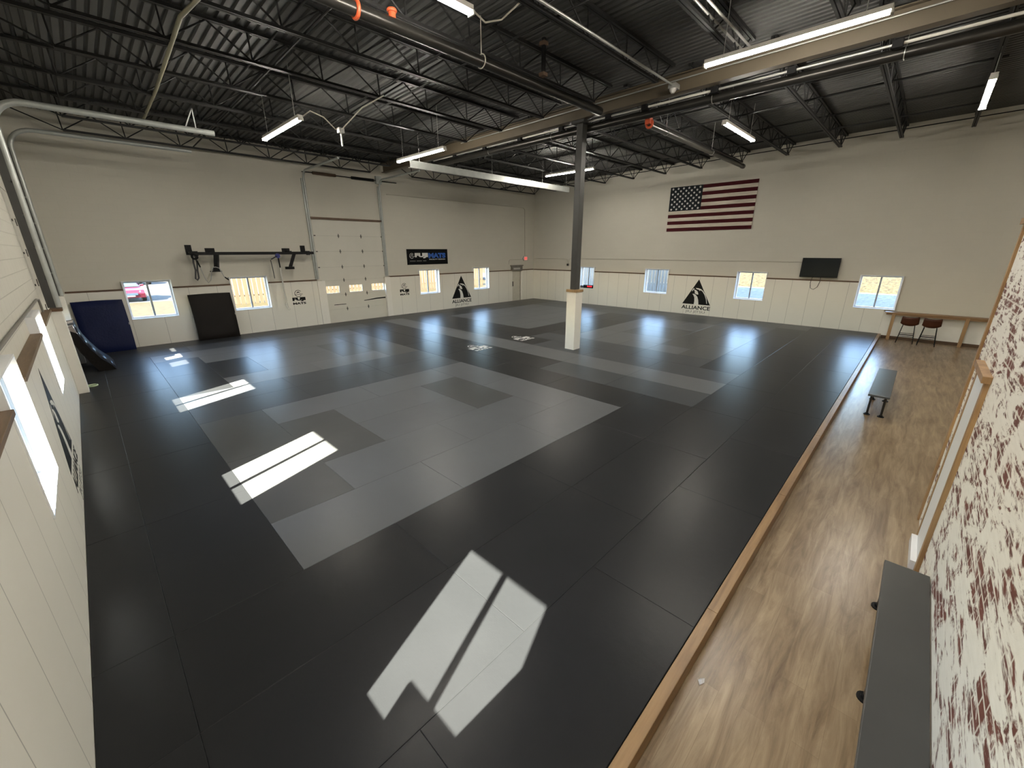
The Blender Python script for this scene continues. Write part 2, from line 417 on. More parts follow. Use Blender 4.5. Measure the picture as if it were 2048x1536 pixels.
# low wall behind the counter
struct('wall_right_counter', G().box((XR+0.03, YE, ZF), (XR+0.09, 0.0, 0.80)), 'white')

# ---- wooden cap rails between the windows
k = 0
def caps(axis, segs, mat):
    global k
    for a, b in segs:
        k += 1
        if axis == 'B': g = G().box((a, YB-0.025, 1.785), (b, YB+0.09, RAIL))
        elif axis == 'R': g = G().box((XR-0.025, a, 1.785), (XR+0.09, b, RAIL))
        else: g = G().box((-0.09, a, 1.785), (0.03, b, RAIL))
        struct('trim_%d' % k, g, mat, bevel=0.004)
caps('B', [(0.17, 1.43), (2.65, 4.29), (5.52, 7.33), (10.64, 12.26), (13.47, 15.76), (16.93, 18.80), (19.72, XR-0.03)], 'dark_oak_x')
caps('R', [(13.42, YB-0.03), (9.45, 12.48), (5.13, 8.20), (0.92, 3.95)], 'dark_oak_y')
caps('L', [(9.42, 11.86), (5.12, 8.24), (0.92, 3.95), (-1.3, -0.27)], 'mid_oak_y')

# ---- windows: white liner, vinyl frame, sash stile and two panes
wk = 0
def window(plane, a, b):
    global wk
    wk += 1
    z0, z1 = WZ
    if plane == 'B': P = lambda u, d, z: (u, YB + d, z)
    elif plane == 'R': P = lambda u, d, z: (XR + d, u, z)
    else: P = lambda u, d, z: (-d, u, z)
    def bx(g, u0, u1, d0, d1, za, zb): return g.box(P(u0, d0, za), P(u1, d1, zb))
    r = sroot('window_%d' % wk, P((a+b)/2, 0.1, z0))
    g = G(); t = 0.018
    bx(g, a, a+t, -0.012, 0.20, z0, z1); bx(g, b-t, b, -0.012, 0.20, z0, z1)
    bx(g, a+t, b-t, -0.012, 0.20, z0, z0+t); bx(g, a+t, b-t, -0.012, 0.20, z1-t, z1)
    obj('window_liner', g, 'vinyl', r)
    if plane == 'L':
        g = G(); bx(g, b-t-0.004, b-t, 0.105, 0.125, z0+t, z1-t)
        obj('gap_strip', g, 'grey_sash', r)  # thin dark strip drawn for the gap line on the jamb
    g = G(); f = 0.045; a1, b1, y0, y1 = a+t, b-t, z0+t, z1-t
    bx(g, a1, a1+f, 0.17, 0.24, y0, y1); bx(g, b1-f, b1, 0.17, 0.24, y0, y1)
    bx(g, a1+f, b1-f, 0.17, 0.24, y0, y0+f); bx(g, a1+f, b1-f, 0.17, 0.24, y1-f, y1)
    obj('window_frame', g, 'vinyl', r)
    m = (a+b)/2
    obj('sash_stile', bx(G(), m-0.025, m+0.025, 0.175, 0.225, y0+f, y1-f), 'grey_sash', r)
    obj('pane', bx(G(), a1+f, m-0.025, 0.205, 0.211, y0+f, y1-f), 'glass', r)
    obj('pane', bx(G(), m+0.025, b1-f, 0.190, 0.196, y0+f, y1-f), 'glass', r)
for a, b in WB: window('B', a, b)
for a, b in WR: window('R', a, b)
for a, b in WL: window('L', a, b)

# ---- floor
struct('floor', G().box((-0.09, YE, ZF-0.25), (XR+0.09, 0.0, ZF)), 'plank_floor')
struct('floor_under_mats', G().box((0.0, 0.0, ZF-0.25), (XR, YB, -0.04)), 'bench_grey')
# wooden curb along the mats
xs = [0.05, 1.35, 3.75, 6.18, 8.6, 11.0, 13.4, 15.8, 18.2, 20.70]
for i in range(len(xs)-1):
    k += 1
    struct('trim_%d' % k, G().box((xs[i]+0.001, -0.092, ZF), (xs[i+1]-0.001, -0.006, 0.004)), 'curb', bevel=0.004)

# ---- corrugated ceiling deck (ribs run from the front wall to the back wall)
g = G(); prof = []; x = -0.29
while x < XR + 0.3:
    prof += [(x, 0.0), (x+0.085, 0.0), (x+0.10, 0.038), (x+0.137, 0.038)]; x += 0.152
for i in range(len(prof)-1):
    (xa, za), (xb, zb) = prof[i], prof[i+1]
    g.quad([(xa, YE, deckz(YE)+za), (xa, YB+0.25, deckz(YB)+za), (xb, YB+0.25, deckz(YB)+zb), (xb, YE, deckz(YE)+zb)])
for ya in (0,):  # top sheet of the roof
    g.quad([(-0.3, YE, deckz(YE)+0.12), (XR+0.3, YE, deckz(YE)+0.12), (XR+0.3, YB+0.3, deckz(YB)+0.12), (-0.3, YB+0.3, deckz(YB)+0.12)])
struct('ceiling', g, 'deck')

# ------------------------------------------------------------------ training mats (1 x 2 m)
C0 = 21  # columns 0..20 of one metre, column c spans [c-0.52, c+0.48]; rows r span [r-0.02, r+0.98]
NR = 17
def shade(c, r):
    if r >= 15: return 'G' if (c == 10 and r == 15) else ('M' if (r == 15 and 3 <= c <= 8) else 'D')
    if c <= 1: return 'D'
    if 2 <= c <= 7:
        if r <= 2: return 'D'
        if r <= 7:
            if (c == 2 and r >= 4) or (c in (3, 6) and r in (5, 6)): return 'G2'
            return 'G'
        if r <= 9: return 'M'  # dark band lifted a shade; window reflection put into the mat colour
        if (c == 2 and r <= 13) or (c == 3 and r in (11, 12)): return 'D'
        if (c == 6 and r in (11, 12)) or (c == 7 and 10 <= r <= 13): return 'G2'
        return 'G'
    if c == 8: return 'D'
    if c == 9: return 'M' if 2 <= r <= 5 else 'D'
    if c == 10: return 'G' if r >= 2 else 'D'
    if c == 11: return 'D' if (r <= 1 or r >= 8) else 'M'
    if c == 12: return 'D' if (r <= 2 or r >= 8) else 'M'
    if 13 <= c <= 18:
        if r <= 2: return 'D'
        if r <= 7:
            if r == 3 or (r == 4 and c >= 14) or (r in (5, 6) and c in (15, 16)): return 'G2'
            return 'G'
        if r <= 9: return 'D'
        return 'G'
    if c == 19: return 'M' if r >= 3 else 'D'
    return 'G2' if r == 2 else ('M' if r >= 2 else 'D')
vert = set()
for r in (3, 5, 7, 9, 11, 13): vert |= {(0, r), (1, r)}
for r in (4, 6, 10, 12): vert.add((2, r))
vert |= {(3, 5), (6, 5), (3, 11), (6, 11), (7, 4), (7, 6), (7, 10), (7, 12), (14, 5), (15, 5), (16, 5)}
for c, st in ((8, 3), (9, 2), (10, 2), (11, 2), (12, 3)):
    r = st
    while r + 1 <= 15: vert.add((c, r)); r += 2
for r in (3, 5, 7, 9, 11, 13): vert |= {(19, r), (20, r)}
used = set(); pieces = []
for (c, r) in sorted(vert):
    if (c, r) in used or (c, r+1) in used: continue
    used |= {(c, r), (c, r+1)}; pieces.append((c, r, 1, 2))
for r in range(NR):
    c = 0
    off = 1 if r in (0, 2, 15) else 0
    while c < C0:
        if (c, r) in used: c += 1; continue
        span = 1 if (c == 0 and off == 0 and r not in (1,)) else 2
        if c == 0: span = 1
        if r == 0 and c == 1: span = 1
        if span == 2 and c+1 < C0 and (c+1, r) not in used and shade(c, r) == shade(c+1, r): w = 2
        else: w = 1
        for q in range(w): used.add((c+q, r))
        pieces.append((c, r, w, 1)); c += w
MM = {}
CN = {'D': 'charcoal black', 'M': 'dark grey', 'G': 'light grey', 'G2': 'sheen-toned grey'}
def mat_mesh(sx, sy, key):
    kk = (round(sx, 3), round(sy, 3), key)
    if kk in MM: return MM[kk]
    me = bpy.data.meshes.new('floor_mat'); a, b, e = sx/2 - 0.0008, sy/2 - 0.0008, 0.003
    v = []
    for z, i in ((0, 0), (0.04-e, 0), (0.04, e)):
        v += [(-a+i, -b+i, z), (a-i, -b+i, z), (a-i, b-i, z), (-a+i, b-i, z)]
    f = [(8, 9, 10, 11), (3, 2, 1, 0)]
    for lv in (0, 4):
        for j in range(4): f.append((lv+j, lv+(j+1) % 4, lv+4+(j+1) % 4, lv+4+j))
    me.from_pydata(v, [], f); me.materials.append(MATS['mat_'+key]); MM[kk] = me; return me
def nth(n): return ORD[n]
for (c, r, w, h) in pieces:
    x0 = max(c - 0.52, 0.004); x1 = c + w - 0.52
    if c + w == C0: x1 = XR - 0.004
    y0 = max(r - 0.02, 0.0); y1 = min(r + h - 0.02, YB - 0.004)
    s = shade(c, r)
    vertical = h == 2
    L0, W0 = (y1-y0, x1-x0) if vertical else (x1-x0, y1-y0)
    o = bpy.data.objects.new('floor_mat', mat_mesh(L0, W0, s)); COL.objects.link(o)
    o.location = ((x0+x1)/2, (y0+y1)/2, -0.04)
    if vertical: o.rotation_euler = (0, 0, PI/2)
    if c == 0: pos = 'touching left wall'
    elif c + w == C0: pos = 'touching right wall'
    else: pos = '%s metre from left wall' % nth(c - 1 if c > 0 else 0)
    lay = 'lengthwise' if vertical else 'crosswise'
    tag(o, '%s mat laid %s, %s row from wooden curb, %s' % (CN[s], lay, nth(r), pos), 'mat', 'training floor mats')

# ------------------------------------------------------------------ roof girder, column, joists
gz = lambda y: 6.285 - 0.0075*y
gd = thing('roof_girder', (10.8, 5.0, gz(5)), 'long brown steel beam running over the grey column toward the garage-door wall', 'beam')
Y0, Y1 = YE+0.02, YB-0.02
def ybar(x0, x1, za, zb, y0=Y0, y1=Y1):
    gg = G()
    gg.v = [(x0,y0,gz(y0)+za),(x1,y0,gz(y0)+za),(x1,y1,gz(y1)+za),(x0,y1,gz(y1)+za),(x0,y0,gz(y0)+zb),(x1,y0,gz(y0)+zb),(x1,y1,gz(y1)+zb),(x0,y1,gz(y1)+zb)]
    gg.f = [(3,2,1,0),(4,5,6,7),(0,1,5,4),(1,2,6,5),(2,3,7,6),(3,0,4,7)]; return gg
obj('web', ybar(10.79, 10.81, 0.02, 0.34), 'girder', gd)
obj('flange', ybar(10.70, 10.90, 0.0, 0.02), 'girder', gd)
obj('flange', ybar(10.70, 10.90, 0.34, 0.36), 'girder', gd)

cl = thing('support_column', (10.955, 6.72, 0), 'dark grey steel column with a white boxed base standing on the mats', 'column')
obj('base_box', G().box((10.785, 6.55, 0.0), (11.115, 6.885, 1.755)), 'white', cl, bevel=0.004)
obj('wood_cap', G().box((10.765, 6.53, 1.755), (11.135, 6.905, 1.83)), 'pine_z', cl, bevel=0.004)
obj('steel_post', G().box((10.845, 6.62, 1.83), (11.055, 6.82, 6.17)), 'column_grey', cl, bevel=0.01)
obj('head_plate', G().box((10.74, 6.52, 6.17), (11.10, 6.92, 6.232)), 'column_grey', cl)

JB = 0.50   # bottom chord below the deck
def joist(y, xa, xb, b0, b1, label, side):
    zt = deckz(y) - 0.012; zb = deckz(y) - JB
    r = thing('roof_joist', ((xa+xb)/2, y, zb), label, 'joist', 'open-web roof joists on the %s bay' % side)
    g = G()
    for d in (-1, 1): g.box((xa, y + d*0.008, zt-0.055), (xb, y + d*0.055, zt))
    obj('top_chord', g, 'joist', r)
    g = G()
    for d in (-1, 1): g.box((b0, y + d*0.008, zb-0.022), (b1, y + d*0.050, zb+0.022))
    obj('bottom_chord', g, 'joist', r)
    n = max(2, round((b1-b0)/1.2)); p = (b1-b0)/n
    def web(p0, p1): obj('web_bar', G().tube([p0, p1], 0.015, 6), 'joist', r)
    web((b0, y, zb), (xa + 0.12, y, zt-0.05)); web((b1, y, zb), (xb - 0.12, y, zt-0.05))
    for i in range(n+1):
        xx = b0 + i*p
        if i > 0: web((xx, y, zb), (xx - p*0.5, y, zt-0.05))
        if i < n: web((xx, y, zb), (xx + p*0.5, y, zt-0.05))
        if i % 1 == 0: web((xx, y, zb), (xx - p*0.02, y, zt-0.05))
LJ = [16.7 - 1.565*i for i in range(11)]
for i, y in enumerate(LJ):
    joist(y, -0.02, 10.70, 1.15, 10.0, 'black open-web roof joist left of the brown beam, %s from the garage-door wall' % nth(i), 'left')
RJ = [16.5 - 1.578*i for i in range(12)]
for i, y in enumerate(RJ):
    joist(y, 10.90, XR+0.08, 11.9, 20.15, 'black open-web roof joist right of the brown beam, %s from the garage-door wall' % nth(i), 'right')

# bridging bars across the joists
def bridge(x, y0, y1, dz, label, mat='joist', r=0.016):
    o = obj('bridging_bar', G().tube([(x, y0, deckz(y0)-dz), (x, y1, deckz(y1)-dz)], r, 8), mat)
    tag(o, label, 'brace', 'bridging bars across the joists')
bridge(4.02, 2.0, 16.7, JB-0.035, 'thin black bridging bar across the left joists, near the left wall, low', r=0.018)
bridge(4.02, 2.0, 16.7, 0.09, 'thin black bridging bar across the left joists, near the left wall, high', r=0.018)
bridge(6.6, 1.5, 16.7, JB-0.035, 'thin black bridging bar across the left joists, nearer the brown beam, low', r=0.018)
bridge(6.6, 1.5, 16.7, 0.09, 'thin black bridging bar across the left joists, nearer the brown beam, high', r=0.018)
bridge(13.9, -1.0, 16.5, JB-0.035, 'thin black bridging bar across the right joists, nearer the brown beam, low', r=0.022)
bridge(13.9, -1.0, 16.5, 0.09, 'thin black bridging bar across the right joists, nearer the brown beam, high', r=0.022)
bridge(17.4, -1.0, 16.5, JB-0.035, 'thin black bridging bar across the right joists, near the flag wall, low', r=0.022)
bridge(17.4, -1.0, 16.5, 0.09, 'thin black bridging bar across the right joists, near the flag wall, high', r=0.022)
o = obj('wall_rod', G().tube([(XR+0.02, -2.4, deckz(-2.4)-0.15), (XR+0.02, 16.9, deckz(16.9)-0.15)], 0.015, 8), 'joist')
tag(o, 'thin dark rod running along the top of the flag wall under the deck', 'rod')

# ------------------------------------------------------------------ pipes
def pipe(name, pts, r, mat, label, cat='pipe', group=None, n=14):
    o = obj(name, G().tube(pts, r, n), mat, smooth=True); return tag(o, label, cat, group)
P1 = thing('sprinkler_main', (6.0, 5.62, 6.02), 'thick dark sprinkler pipe running overhead from the left to the brown beam', 'pipe')
obj('pipe_run', G().tube([(0.5, 5.62, 6.09), (10.12, 5.62, 6.09)], 0.088, 18), 'black_pipe', P1, smooth=True)
obj('coupling', G().torus((4.05, 5.62, 6.09), 0.096, 0.028, 'X', 24, 8), 'orange', P1, smooth=True, label='orange pipe coupling')
obj('tee_cap', G().tube([(4.62, 5.62, 6.17), (4.62, 5.62, 6.27)], 0.05, 12).torus((4.62, 5.62, 6.26), 0.055, 0.022, 'Z', 16, 6), 'orange', P1, smooth=True, label='orange branch fitting')
obj('hanger_loop', G().torus((6.35, 5.62, 6.10), 0.105, 0.010, 'X', 24, 6).tube([(6.35, 5.62, 6.20), (6.35, 5.62, 6.75)], 0.008, 6), 'pale_conduit', P1, smooth=True, label='pale hanger loop')
P2 = thing('sprinkler_main', (11.12, 5.0, 6.0), 'thick dark sprinkler pipe running just below and beyond the brown beam', 'pipe')
obj('pipe_run', G().tube([(11.16, -3.5, 6.10), (11.16, 13.6, 6.10)], 0.092, 18), 'black_pipe', P2, smooth=True)
for yy in (0.3, 3.4, 7.9, 10.6):
    obj('hanger', G().torus((11.16, yy, 6.10), 0.098, 0.007, 'Y', 20, 6).tube([(11.16, yy, 6.2), (11.16, yy, deckz(yy)-0.02)], 0.006, 6), 'conduit', P2, smooth=True)
P3 = thing('sprinkler_branch', (15.0, 4.97, 5.8), 'dark branch pipe with a capped end running toward the flag wall', 'pipe')
obj('pipe_run', G().tube([(11.35, 4.97, 5.92), (18.75, 4.97, 5.92)], 0.072, 16), 'black_pipe', P3, smooth=True)
obj('end_cap', G().tube([(18.70, 4.97, 5.92), (18.86, 4.97, 5.92)], 0.084, 16), 'black_pipe', P3, smooth=True)
obj('coupling', G().torus((11.36, 4.97, 5.94), 0.082, 0.030, 'X', 20, 8).box((11.24, 4.91, 5.92), (11.40, 5.03, 6.06)), 'orange', P3, smooth=True, label='orange pipe coupling')
for xx in (12.3, 15.6):
    obj('hanger', G().torus((xx, 4.97, 5.92), 0.080, 0.008, 'X', 18, 6).tube([(xx, 4.97, 6.0), (xx, 4.97, deckz(5)-0.02)], 0.007, 6), 'conduit', P3, smooth=True)
pipe('electrical_conduit', [(2.0, 4.02, 6.33), (10.45, 4.02, 6.33)], 0.022, 'conduit', 'bare metal conduit running overhead to the smoke detector on the brown beam', 'conduit')
pipe('electrical_conduit', [(6.0, 2.62, 6.52), (10.5, 2.62, 6.52)], 0.020, 'conduit', 'upper of two parallel conduits behind the longest bright strip light', 'conduit')
pipe('electrical_conduit', [(6.0, 2.46, 6.50), (10.5, 2.46, 6.50)], 0.020, 'conduit', 'lower of two parallel conduits behind the longest bright strip light', 'conduit')
pipe('electrical_conduit', [(10.66, -2.0, gz(-2)+0.22), (10.66, 11.5, gz(11.5)+0.22)], 0.013, 'conduit', 'thin conduit fixed along the face of the brown beam', 'conduit')
pipe('sprinkler_drop', [(2.85, 4.6, 6.3), (2.60, 6.9, 6.22), (2.48, 7.9, 6.22), (2.52, 9.3, 6.20), (2.58, 11.6, 6.16), (2.60, 14.2, 6.12)], 0.030, 'yellow_pipe', 'yellowish pipe snaking between the joists near the left wall', 'pipe')
dt = thing('smoke_detector', (10.45, 4.02, 6.2), 'small pale detector hanging on the brown beam at the conduit end', 'detector')
obj('back_box', G().box((10.40, 3.94, 6.27), (10.62, 4.10, 6.36)), 'conduit', dt)
obj('detector_head', G().tube([(10.47, 4.02, 6.27), (10.47, 4.02, 6.23), (10.47, 4.02, 6.18)], [0.075, 0.07, 0.03], 16), 'grey_box', dt, smooth=True)
# pale tube sections and clamps under the girder
tr = thing('tube_track', (10.97, 5.0, 6.15), 'row of pale metal tube sections clamped under the brown beam', 'track')
ys = [-1.4, 0.4, 1.9, 3.3, 4.9, 5.9, 7.4, 9.0, 10.6, 12.2, 13.6]
for i in range(len(ys)-1):
    obj('tube_section', G().tube([(10.97, ys[i]+0.06, 6.20), (10.97, ys[i+1]-0.06, 6.20)], 0.024, 12), 'lamp_housing' if i % 3 == 0 else 'conduit', tr, smooth=True)
    obj('clamp', G().box((10.88, ys[i]-0.07, 6.13), (11.01, ys[i]+0.07, 6.245)), 'black_steel', tr)
pw = thing('black_drop_hanger', (7.75, 5.39, 6.16), 'short black vertical hanger bar between the joists beside the thick sprinkler pipe', 'hanger')
obj('bar', G().box((7.72, 5.36, 6.18), (7.78, 5.42, 6.78)), 'black_steel', pw)
obj('clamp', G().box((7.69, 5.33, 6.16), (7.81, 5.45, 6.22)).box((7.69, 5.33, 6.66), (7.81, 5.45, 6.72)), 'rust', pw)

# cable tray channel
ct = thing('metal_channel', (13.2, 12.02, 5.54), 'long bare metal channel hanging under the joists before the far corner', 'channel')
obj('channel_body', G().box((8.9, 11.99, 5.53), (17.5, 12.0, 5.75)).box((8.9, 12.0, 5.53), (17.5, 12.09, 5.54)).box((8.9, 12.0, 5.74), (17.5, 12.09, 5.75)), 'galv', ct)
for xx in (9.3, 12.6, 15.6, 17.3):
    obj('hanger_rod', G().tube([(xx, 12.04, 5.75), (xx, 12.04, deckz(12)-0.01)], 0.008, 6), 'conduit', ct)

# ------------------------------------------------------------------ strip lights
def strip_light(c, axis, label, L=2.42, wires=True):
    c = Vector(c)
    r = thing('strip_light', c, label, 'light', 'fluorescent strip lights under the roof')
    A = Vector((1, 0, 0)) if axis == 'X' else Vector((0, 1, 0)); S = Vector((0, 1, 0)) if axis == 'X' else Vector((1, 0, 0))
    e0, e1 = c - A*L/2, c + A*L/2
    g = G().bar(e0 + Vector((0, 0, 0.055)), e1 + Vector((0, 0, 0.055)), 0.105, 0.06)
    obj('housing', g, 'lamp_housing', r)
    for d in (-1, 1):
        obj('tube_lamp', G().tube([e0 + A*0.03 + S*(d*0.034), e1 - A*0.03 + S*(d*0.034)], 0.011, 8), 'tube', r)
    for e in (e0, e1):
        q = A * 0.012
        obj('end_cap', G().bar(e - q + Vector((0, 0, 0.005)), e + q + Vector((0, 0, 0.005)), 0.115, 0.055), 'lamp_housing', r)
    for f in (0.12, 0.88):
        p = e0.lerp(e1, f); obj('hanger_wire', G().tube([p + Vector((0, 0, 0.085)), (p.x, p.y, deckz(p.y)-0.005)], 0.006, 6), 'conduit', r)
    return r
strip_light((8.92, 1.53, 5.95), 'Y', 'longest looking bright strip light, close to the beam at upper right', 2.42)
strip_light((4.60, 10.63, 5.60), 'Y', 'bright strip light hanging alone over the left side of the mats')
strip_light((8.40, 10.67, 5.60), 'Y', 'bright strip light hanging at the left end of the metal channel')
strip_light((15.52, 10.55, 5.96), 'Y', 'bright strip light partly hidden behind the steel column')
strip_light((13.90, 3.65, 5.95), 'X', 'bright strip light above and right of the flag')
strip_light((14.36, -0.87, 5.95), 'X', 'bright strip light at far right over the plank floor')
strip_light((3.85, 4.38, 5.97), 'X', 'bright strip light cut by the top edge of the view')
strip_light((1.6, -3.2, 5.97), 'Y', 'strip light behind the viewpoint over the near left corner')
strip_light((3.5, 0.0, 5.97), 'X', 'strip light above the viewpoint in front of the brick partition')
pipe('light_cable', [(4.65, 9.42, 5.66), (4.75, 9.25, 5.75), (5.05, 9.3, 5.70), (5.35, 9.45, 5.55), (5.45, 9.3, 5.56), (5.6, 8.6, 5.85), (5.9, 8.2, 6.05)], 0.012, 'pale_conduit', 'pale flexible cable looping from the left strip light to a junction box', 'cable')
jb = obj('junction_box', G().box((5.38, 9.33, 5.48), (5.50, 9.45, 5.58)).tube([(5.44, 9.39, 5.48), (5.44, 9.39, 5.22)], 0.02, 8), 'conduit'); tag(jb, 'small metal junction box hanging right of the left strip light', 'box')
pipe('light_cable', [(5.06, 4.38, 6.03), (5.35, 4.42, 5.98), (5.65, 4.40, 6.10), (5.95, 4.2, 6.4)], 0.012, 'pale_conduit', 'pale cable curving from the topmost strip light up to a joist', 'cable')

# ------------------------------------------------------------------ garage doors and tracks
def garage_door(name, plane, u0, label):
    if plane == 'B': P = lambda u, d, z: (u, YB + d, z)
    else: P = lambda u, d, z: (-d, u, z)
    def bx(g, ua, ub, d0, d1, za, zb): return g.box(P(ua, d0, za), P(ub, d1, zb))
    r = sroot(name, P(u0+1.5, 0.12, 0.0))
    zz = [0.0, 0.535, 1.145, 1.755, 2.30, 2.925, 3.54, 4.15]
    wins = [(u0+0.16, u0+0.76), (u0+1.20, u0+1.80), (u0+2.25, u0+2.85)]
    for i in range(7):
        za, zb = (zz[i]+0.002 if i else -0.05), zz[i+1]-0.002
        hs = [(a, b, 1.235, 1.525) for a, b in wins] if i == 2 else []
        if plane == 'B': g = slab(1, YB+0.10, YB+0.145, (u0, u0+3.0), (za, zb), hs)
        else: g = slab(0, -0.145, -0.10, (u0, u0+3.0), (za, zb), hs)
        obj('door_section', g, 'garage_white', r)
        if i > 0: obj('seam_backing', bx(G(), u0, u0+3.0, 0.125, 0.15, zz[i]-0.03, zz[i]+0.03), 'hinge', r)  # backing strip added so no sun leaks through the door seams
        if i == 2:
            for a, b in wins: obj('pane', bx(G(), a, b, 0.12, 0.125, 1.235, 1.525), 'glass', r)
        if i > 0:
            for f in (0.335, 0.665):
                uc = u0 + 3.0*f
                g = G(); bx(g, uc-0.015, uc+0.015, 0.085, 0.10, zz[i]-0.075, zz[i]+0.075); bx(g, uc-0.04, uc+0.04, 0.085, 0.10, zz[i]-0.014, zz[i]+0.014)
                obj('hinge', g, 'hinge', r)
            for uc in (u0+0.03, u0+2.97):
                obj('hinge', bx(G(), uc-0.035, uc+0.035, 0.075, 0.10, zz[i]-0.02, zz[i]+0.02), 'hinge', r)
    return r, bx
GB, bx = garage_door('door_1', 'B', 7.50, '')
obj('header_board', bx(G(), 7.36, 10.60, 0.03, 0.09, 4.155, 4.235), 'rust', GB)
obj('scuff_mark', bx(G(), 7.95, 8.48, 0.097, 0.0995, 0.72, 0.745), 'scuff', GB)
obj('scuff_mark', G().prism([(9.32, 0.80), (9.95, 0.835), (10.40, 0.84), (10.40, 0.90), (9.9, 0.885), (9.32, 0.825)], lambda p: (p[0], YB+0.0995, p[1]), lambda p: (p[0], YB+0.097, p[1])), 'scuff', GB)
garage_door('door_2', 'L', 12.22, '')
# boxed pilasters at the door jambs
def pil(a, b, label):
    r = thing('boxed_pilaster', ((a[0]+b[0])/2, (a[1]+b[1])/2, 0), label, 'post')
    return r
p = pil((7.33, YB-0.06), (7.62, YB+0.09), 'white boxed pilaster at left edge of the far garage door')
obj('box', G().box((7.33, YB-0.05, 0.0), (7.64, YB+0.085, 1.77)), 'white', p, bevel=0.004)
p = pil((10.37, YB-0.06), (10.64, YB+0.09), 'white boxed pilaster at right edge of the far garage door')
obj('box', G().box((10.38, YB-0.05, 0.0), (10.64, YB+0.085, 1.80)), 'white', p, bevel=0.004)
p = pil((-0.09, 11.86), (0.17, 12.18), 'nearer white boxed pilaster with brown cap on the left wall')
obj('box', G().box((0.002, 11.88, 0.0), (0.17, 12.18, 1.78)), 'white', p, bevel=0.004)
obj('cap', G().box((0.002, 11.86, 1.78), (0.185, 12.20, 1.83)), 'dark_oak_y', p, label='brown wooden cap')
p = pil((-0.09, 15.40), (0.17, 15.66), 'farther white boxed pilaster beyond the dark curved crash mat')
obj('box', G().box((0.002, 15.40, 0.0), (0.17, 15.66, 1.83)), 'white', p, bevel=0.004)

def track_set(name, pts, label, w=0.038):
    r = thing(name, pts[0], label, 'track', 'garage door tracks')
    obj('rail', G().tube(pts, w, 10), 'galv', r, smooth=True)
    return r
def arc(c, u, v, R, a0, a1, n=8):
    c, u, v = Vector(c), Vector(u), Vector(v)
    return [tuple(c + u*(R*math.cos(a0+(a1-a0)*i/n)) + v*(R*math.sin(a0+(a1-a0)*i/n))) for i in range(n+1)]
# left wall door: vertical rails, curve, long horizontal rails along +x
for yy, zt, xe, lab in ((12.14, 5.62, 3.6, 'nearer pale metal door track rising up the left wall and bending overhead'), (15.48, 5.74, 3.7, 'farther thin metal door track bending overhead above the crash mats')):
    pts = [(0.13, yy, 1.84), (0.13, yy, zt-0.45)] + arc((0.58, yy, zt-0.45), (-1, 0, 0), (0, 0, 1), 0.45, 0, PI/2)[1:] + [(xe, yy, zt)]
    t = track_set('door_track', pts, lab, 0.06 if yy < 13 else 0.05)
    obj('mount_angle', G().box((-0.02, yy-0.05, 1.84), (0.10, yy-0.02, 5.3)), 'column_grey', t, label='grey steel mounting angle')
    for zz in (2.4, 3.0, 3.6, 4.2):
        obj('bracket', G().box((0.08, yy-0.05, zz), (0.16, yy+0.05, zz+0.04)), 'galv', t)
    if yy < 13:
        obj('brace', G().bar((3.05, yy, zt+0.03), (3.25, yy, zt+0.45), 0.04, 0.02).bar((3.25, yy, zt+0.03), (3.25, yy, zt+0.45), 0.04, 0.02), 'galv', t)
for xx, lab in ((7.40, 'metal door track at left edge of the far garage door'), (10.56, 'metal door track at right edge of the far garage door')):
    yv = YB + 0.02
    pts = [(xx, yv, 1.84), (xx, yv, 5.55)] + arc((xx, yv-0.3, 5.55), (0, 1, 0), (0, 0, 1), 0.3, 0, PI/2)[1:] + [(xx, 13.9, 5.86)]
    t = track_set('door_track', pts, lab)
    obj('mount_angle', G().box((xx-0.09, YB+0.03, 1.84), (xx+0.05, YB+0.085, 5.6)), 'galv', t)
sp = thing('torsion_spring', (9.0, YB, 5.76), 'dark paired torsion spring shaft above the far garage door', 'spring')
obj('shaft', G().tube([(7.36, YB+0.0, 5.82), (11.4, YB+0.0, 5.82)], 0.016, 8), 'black_steel', sp)
for a, b in ((7.76, 8.66), (9.32, 10.30)):
    obj('coil', G().tube([(a, YB, 5.82), (b, YB, 5.82)], 0.055, 10), 'rust' if a < 8 else 'black_steel', sp)
obj('end_plate', G().box((10.40, YB-0.05, 5.70), (10.66, YB+0.08, 6.0)), 'galv', sp)

# ------------------------------------------------------------------ wall furniture: garage-door wall
UB, VB, NB = (1, 0, 0), (0, 0, 1), (0, -1, 0)
UR, NRm = (0, -1, 0), (-1, 0, 0)
UL, NL = (0, 1, 0), (1, 0, 0)

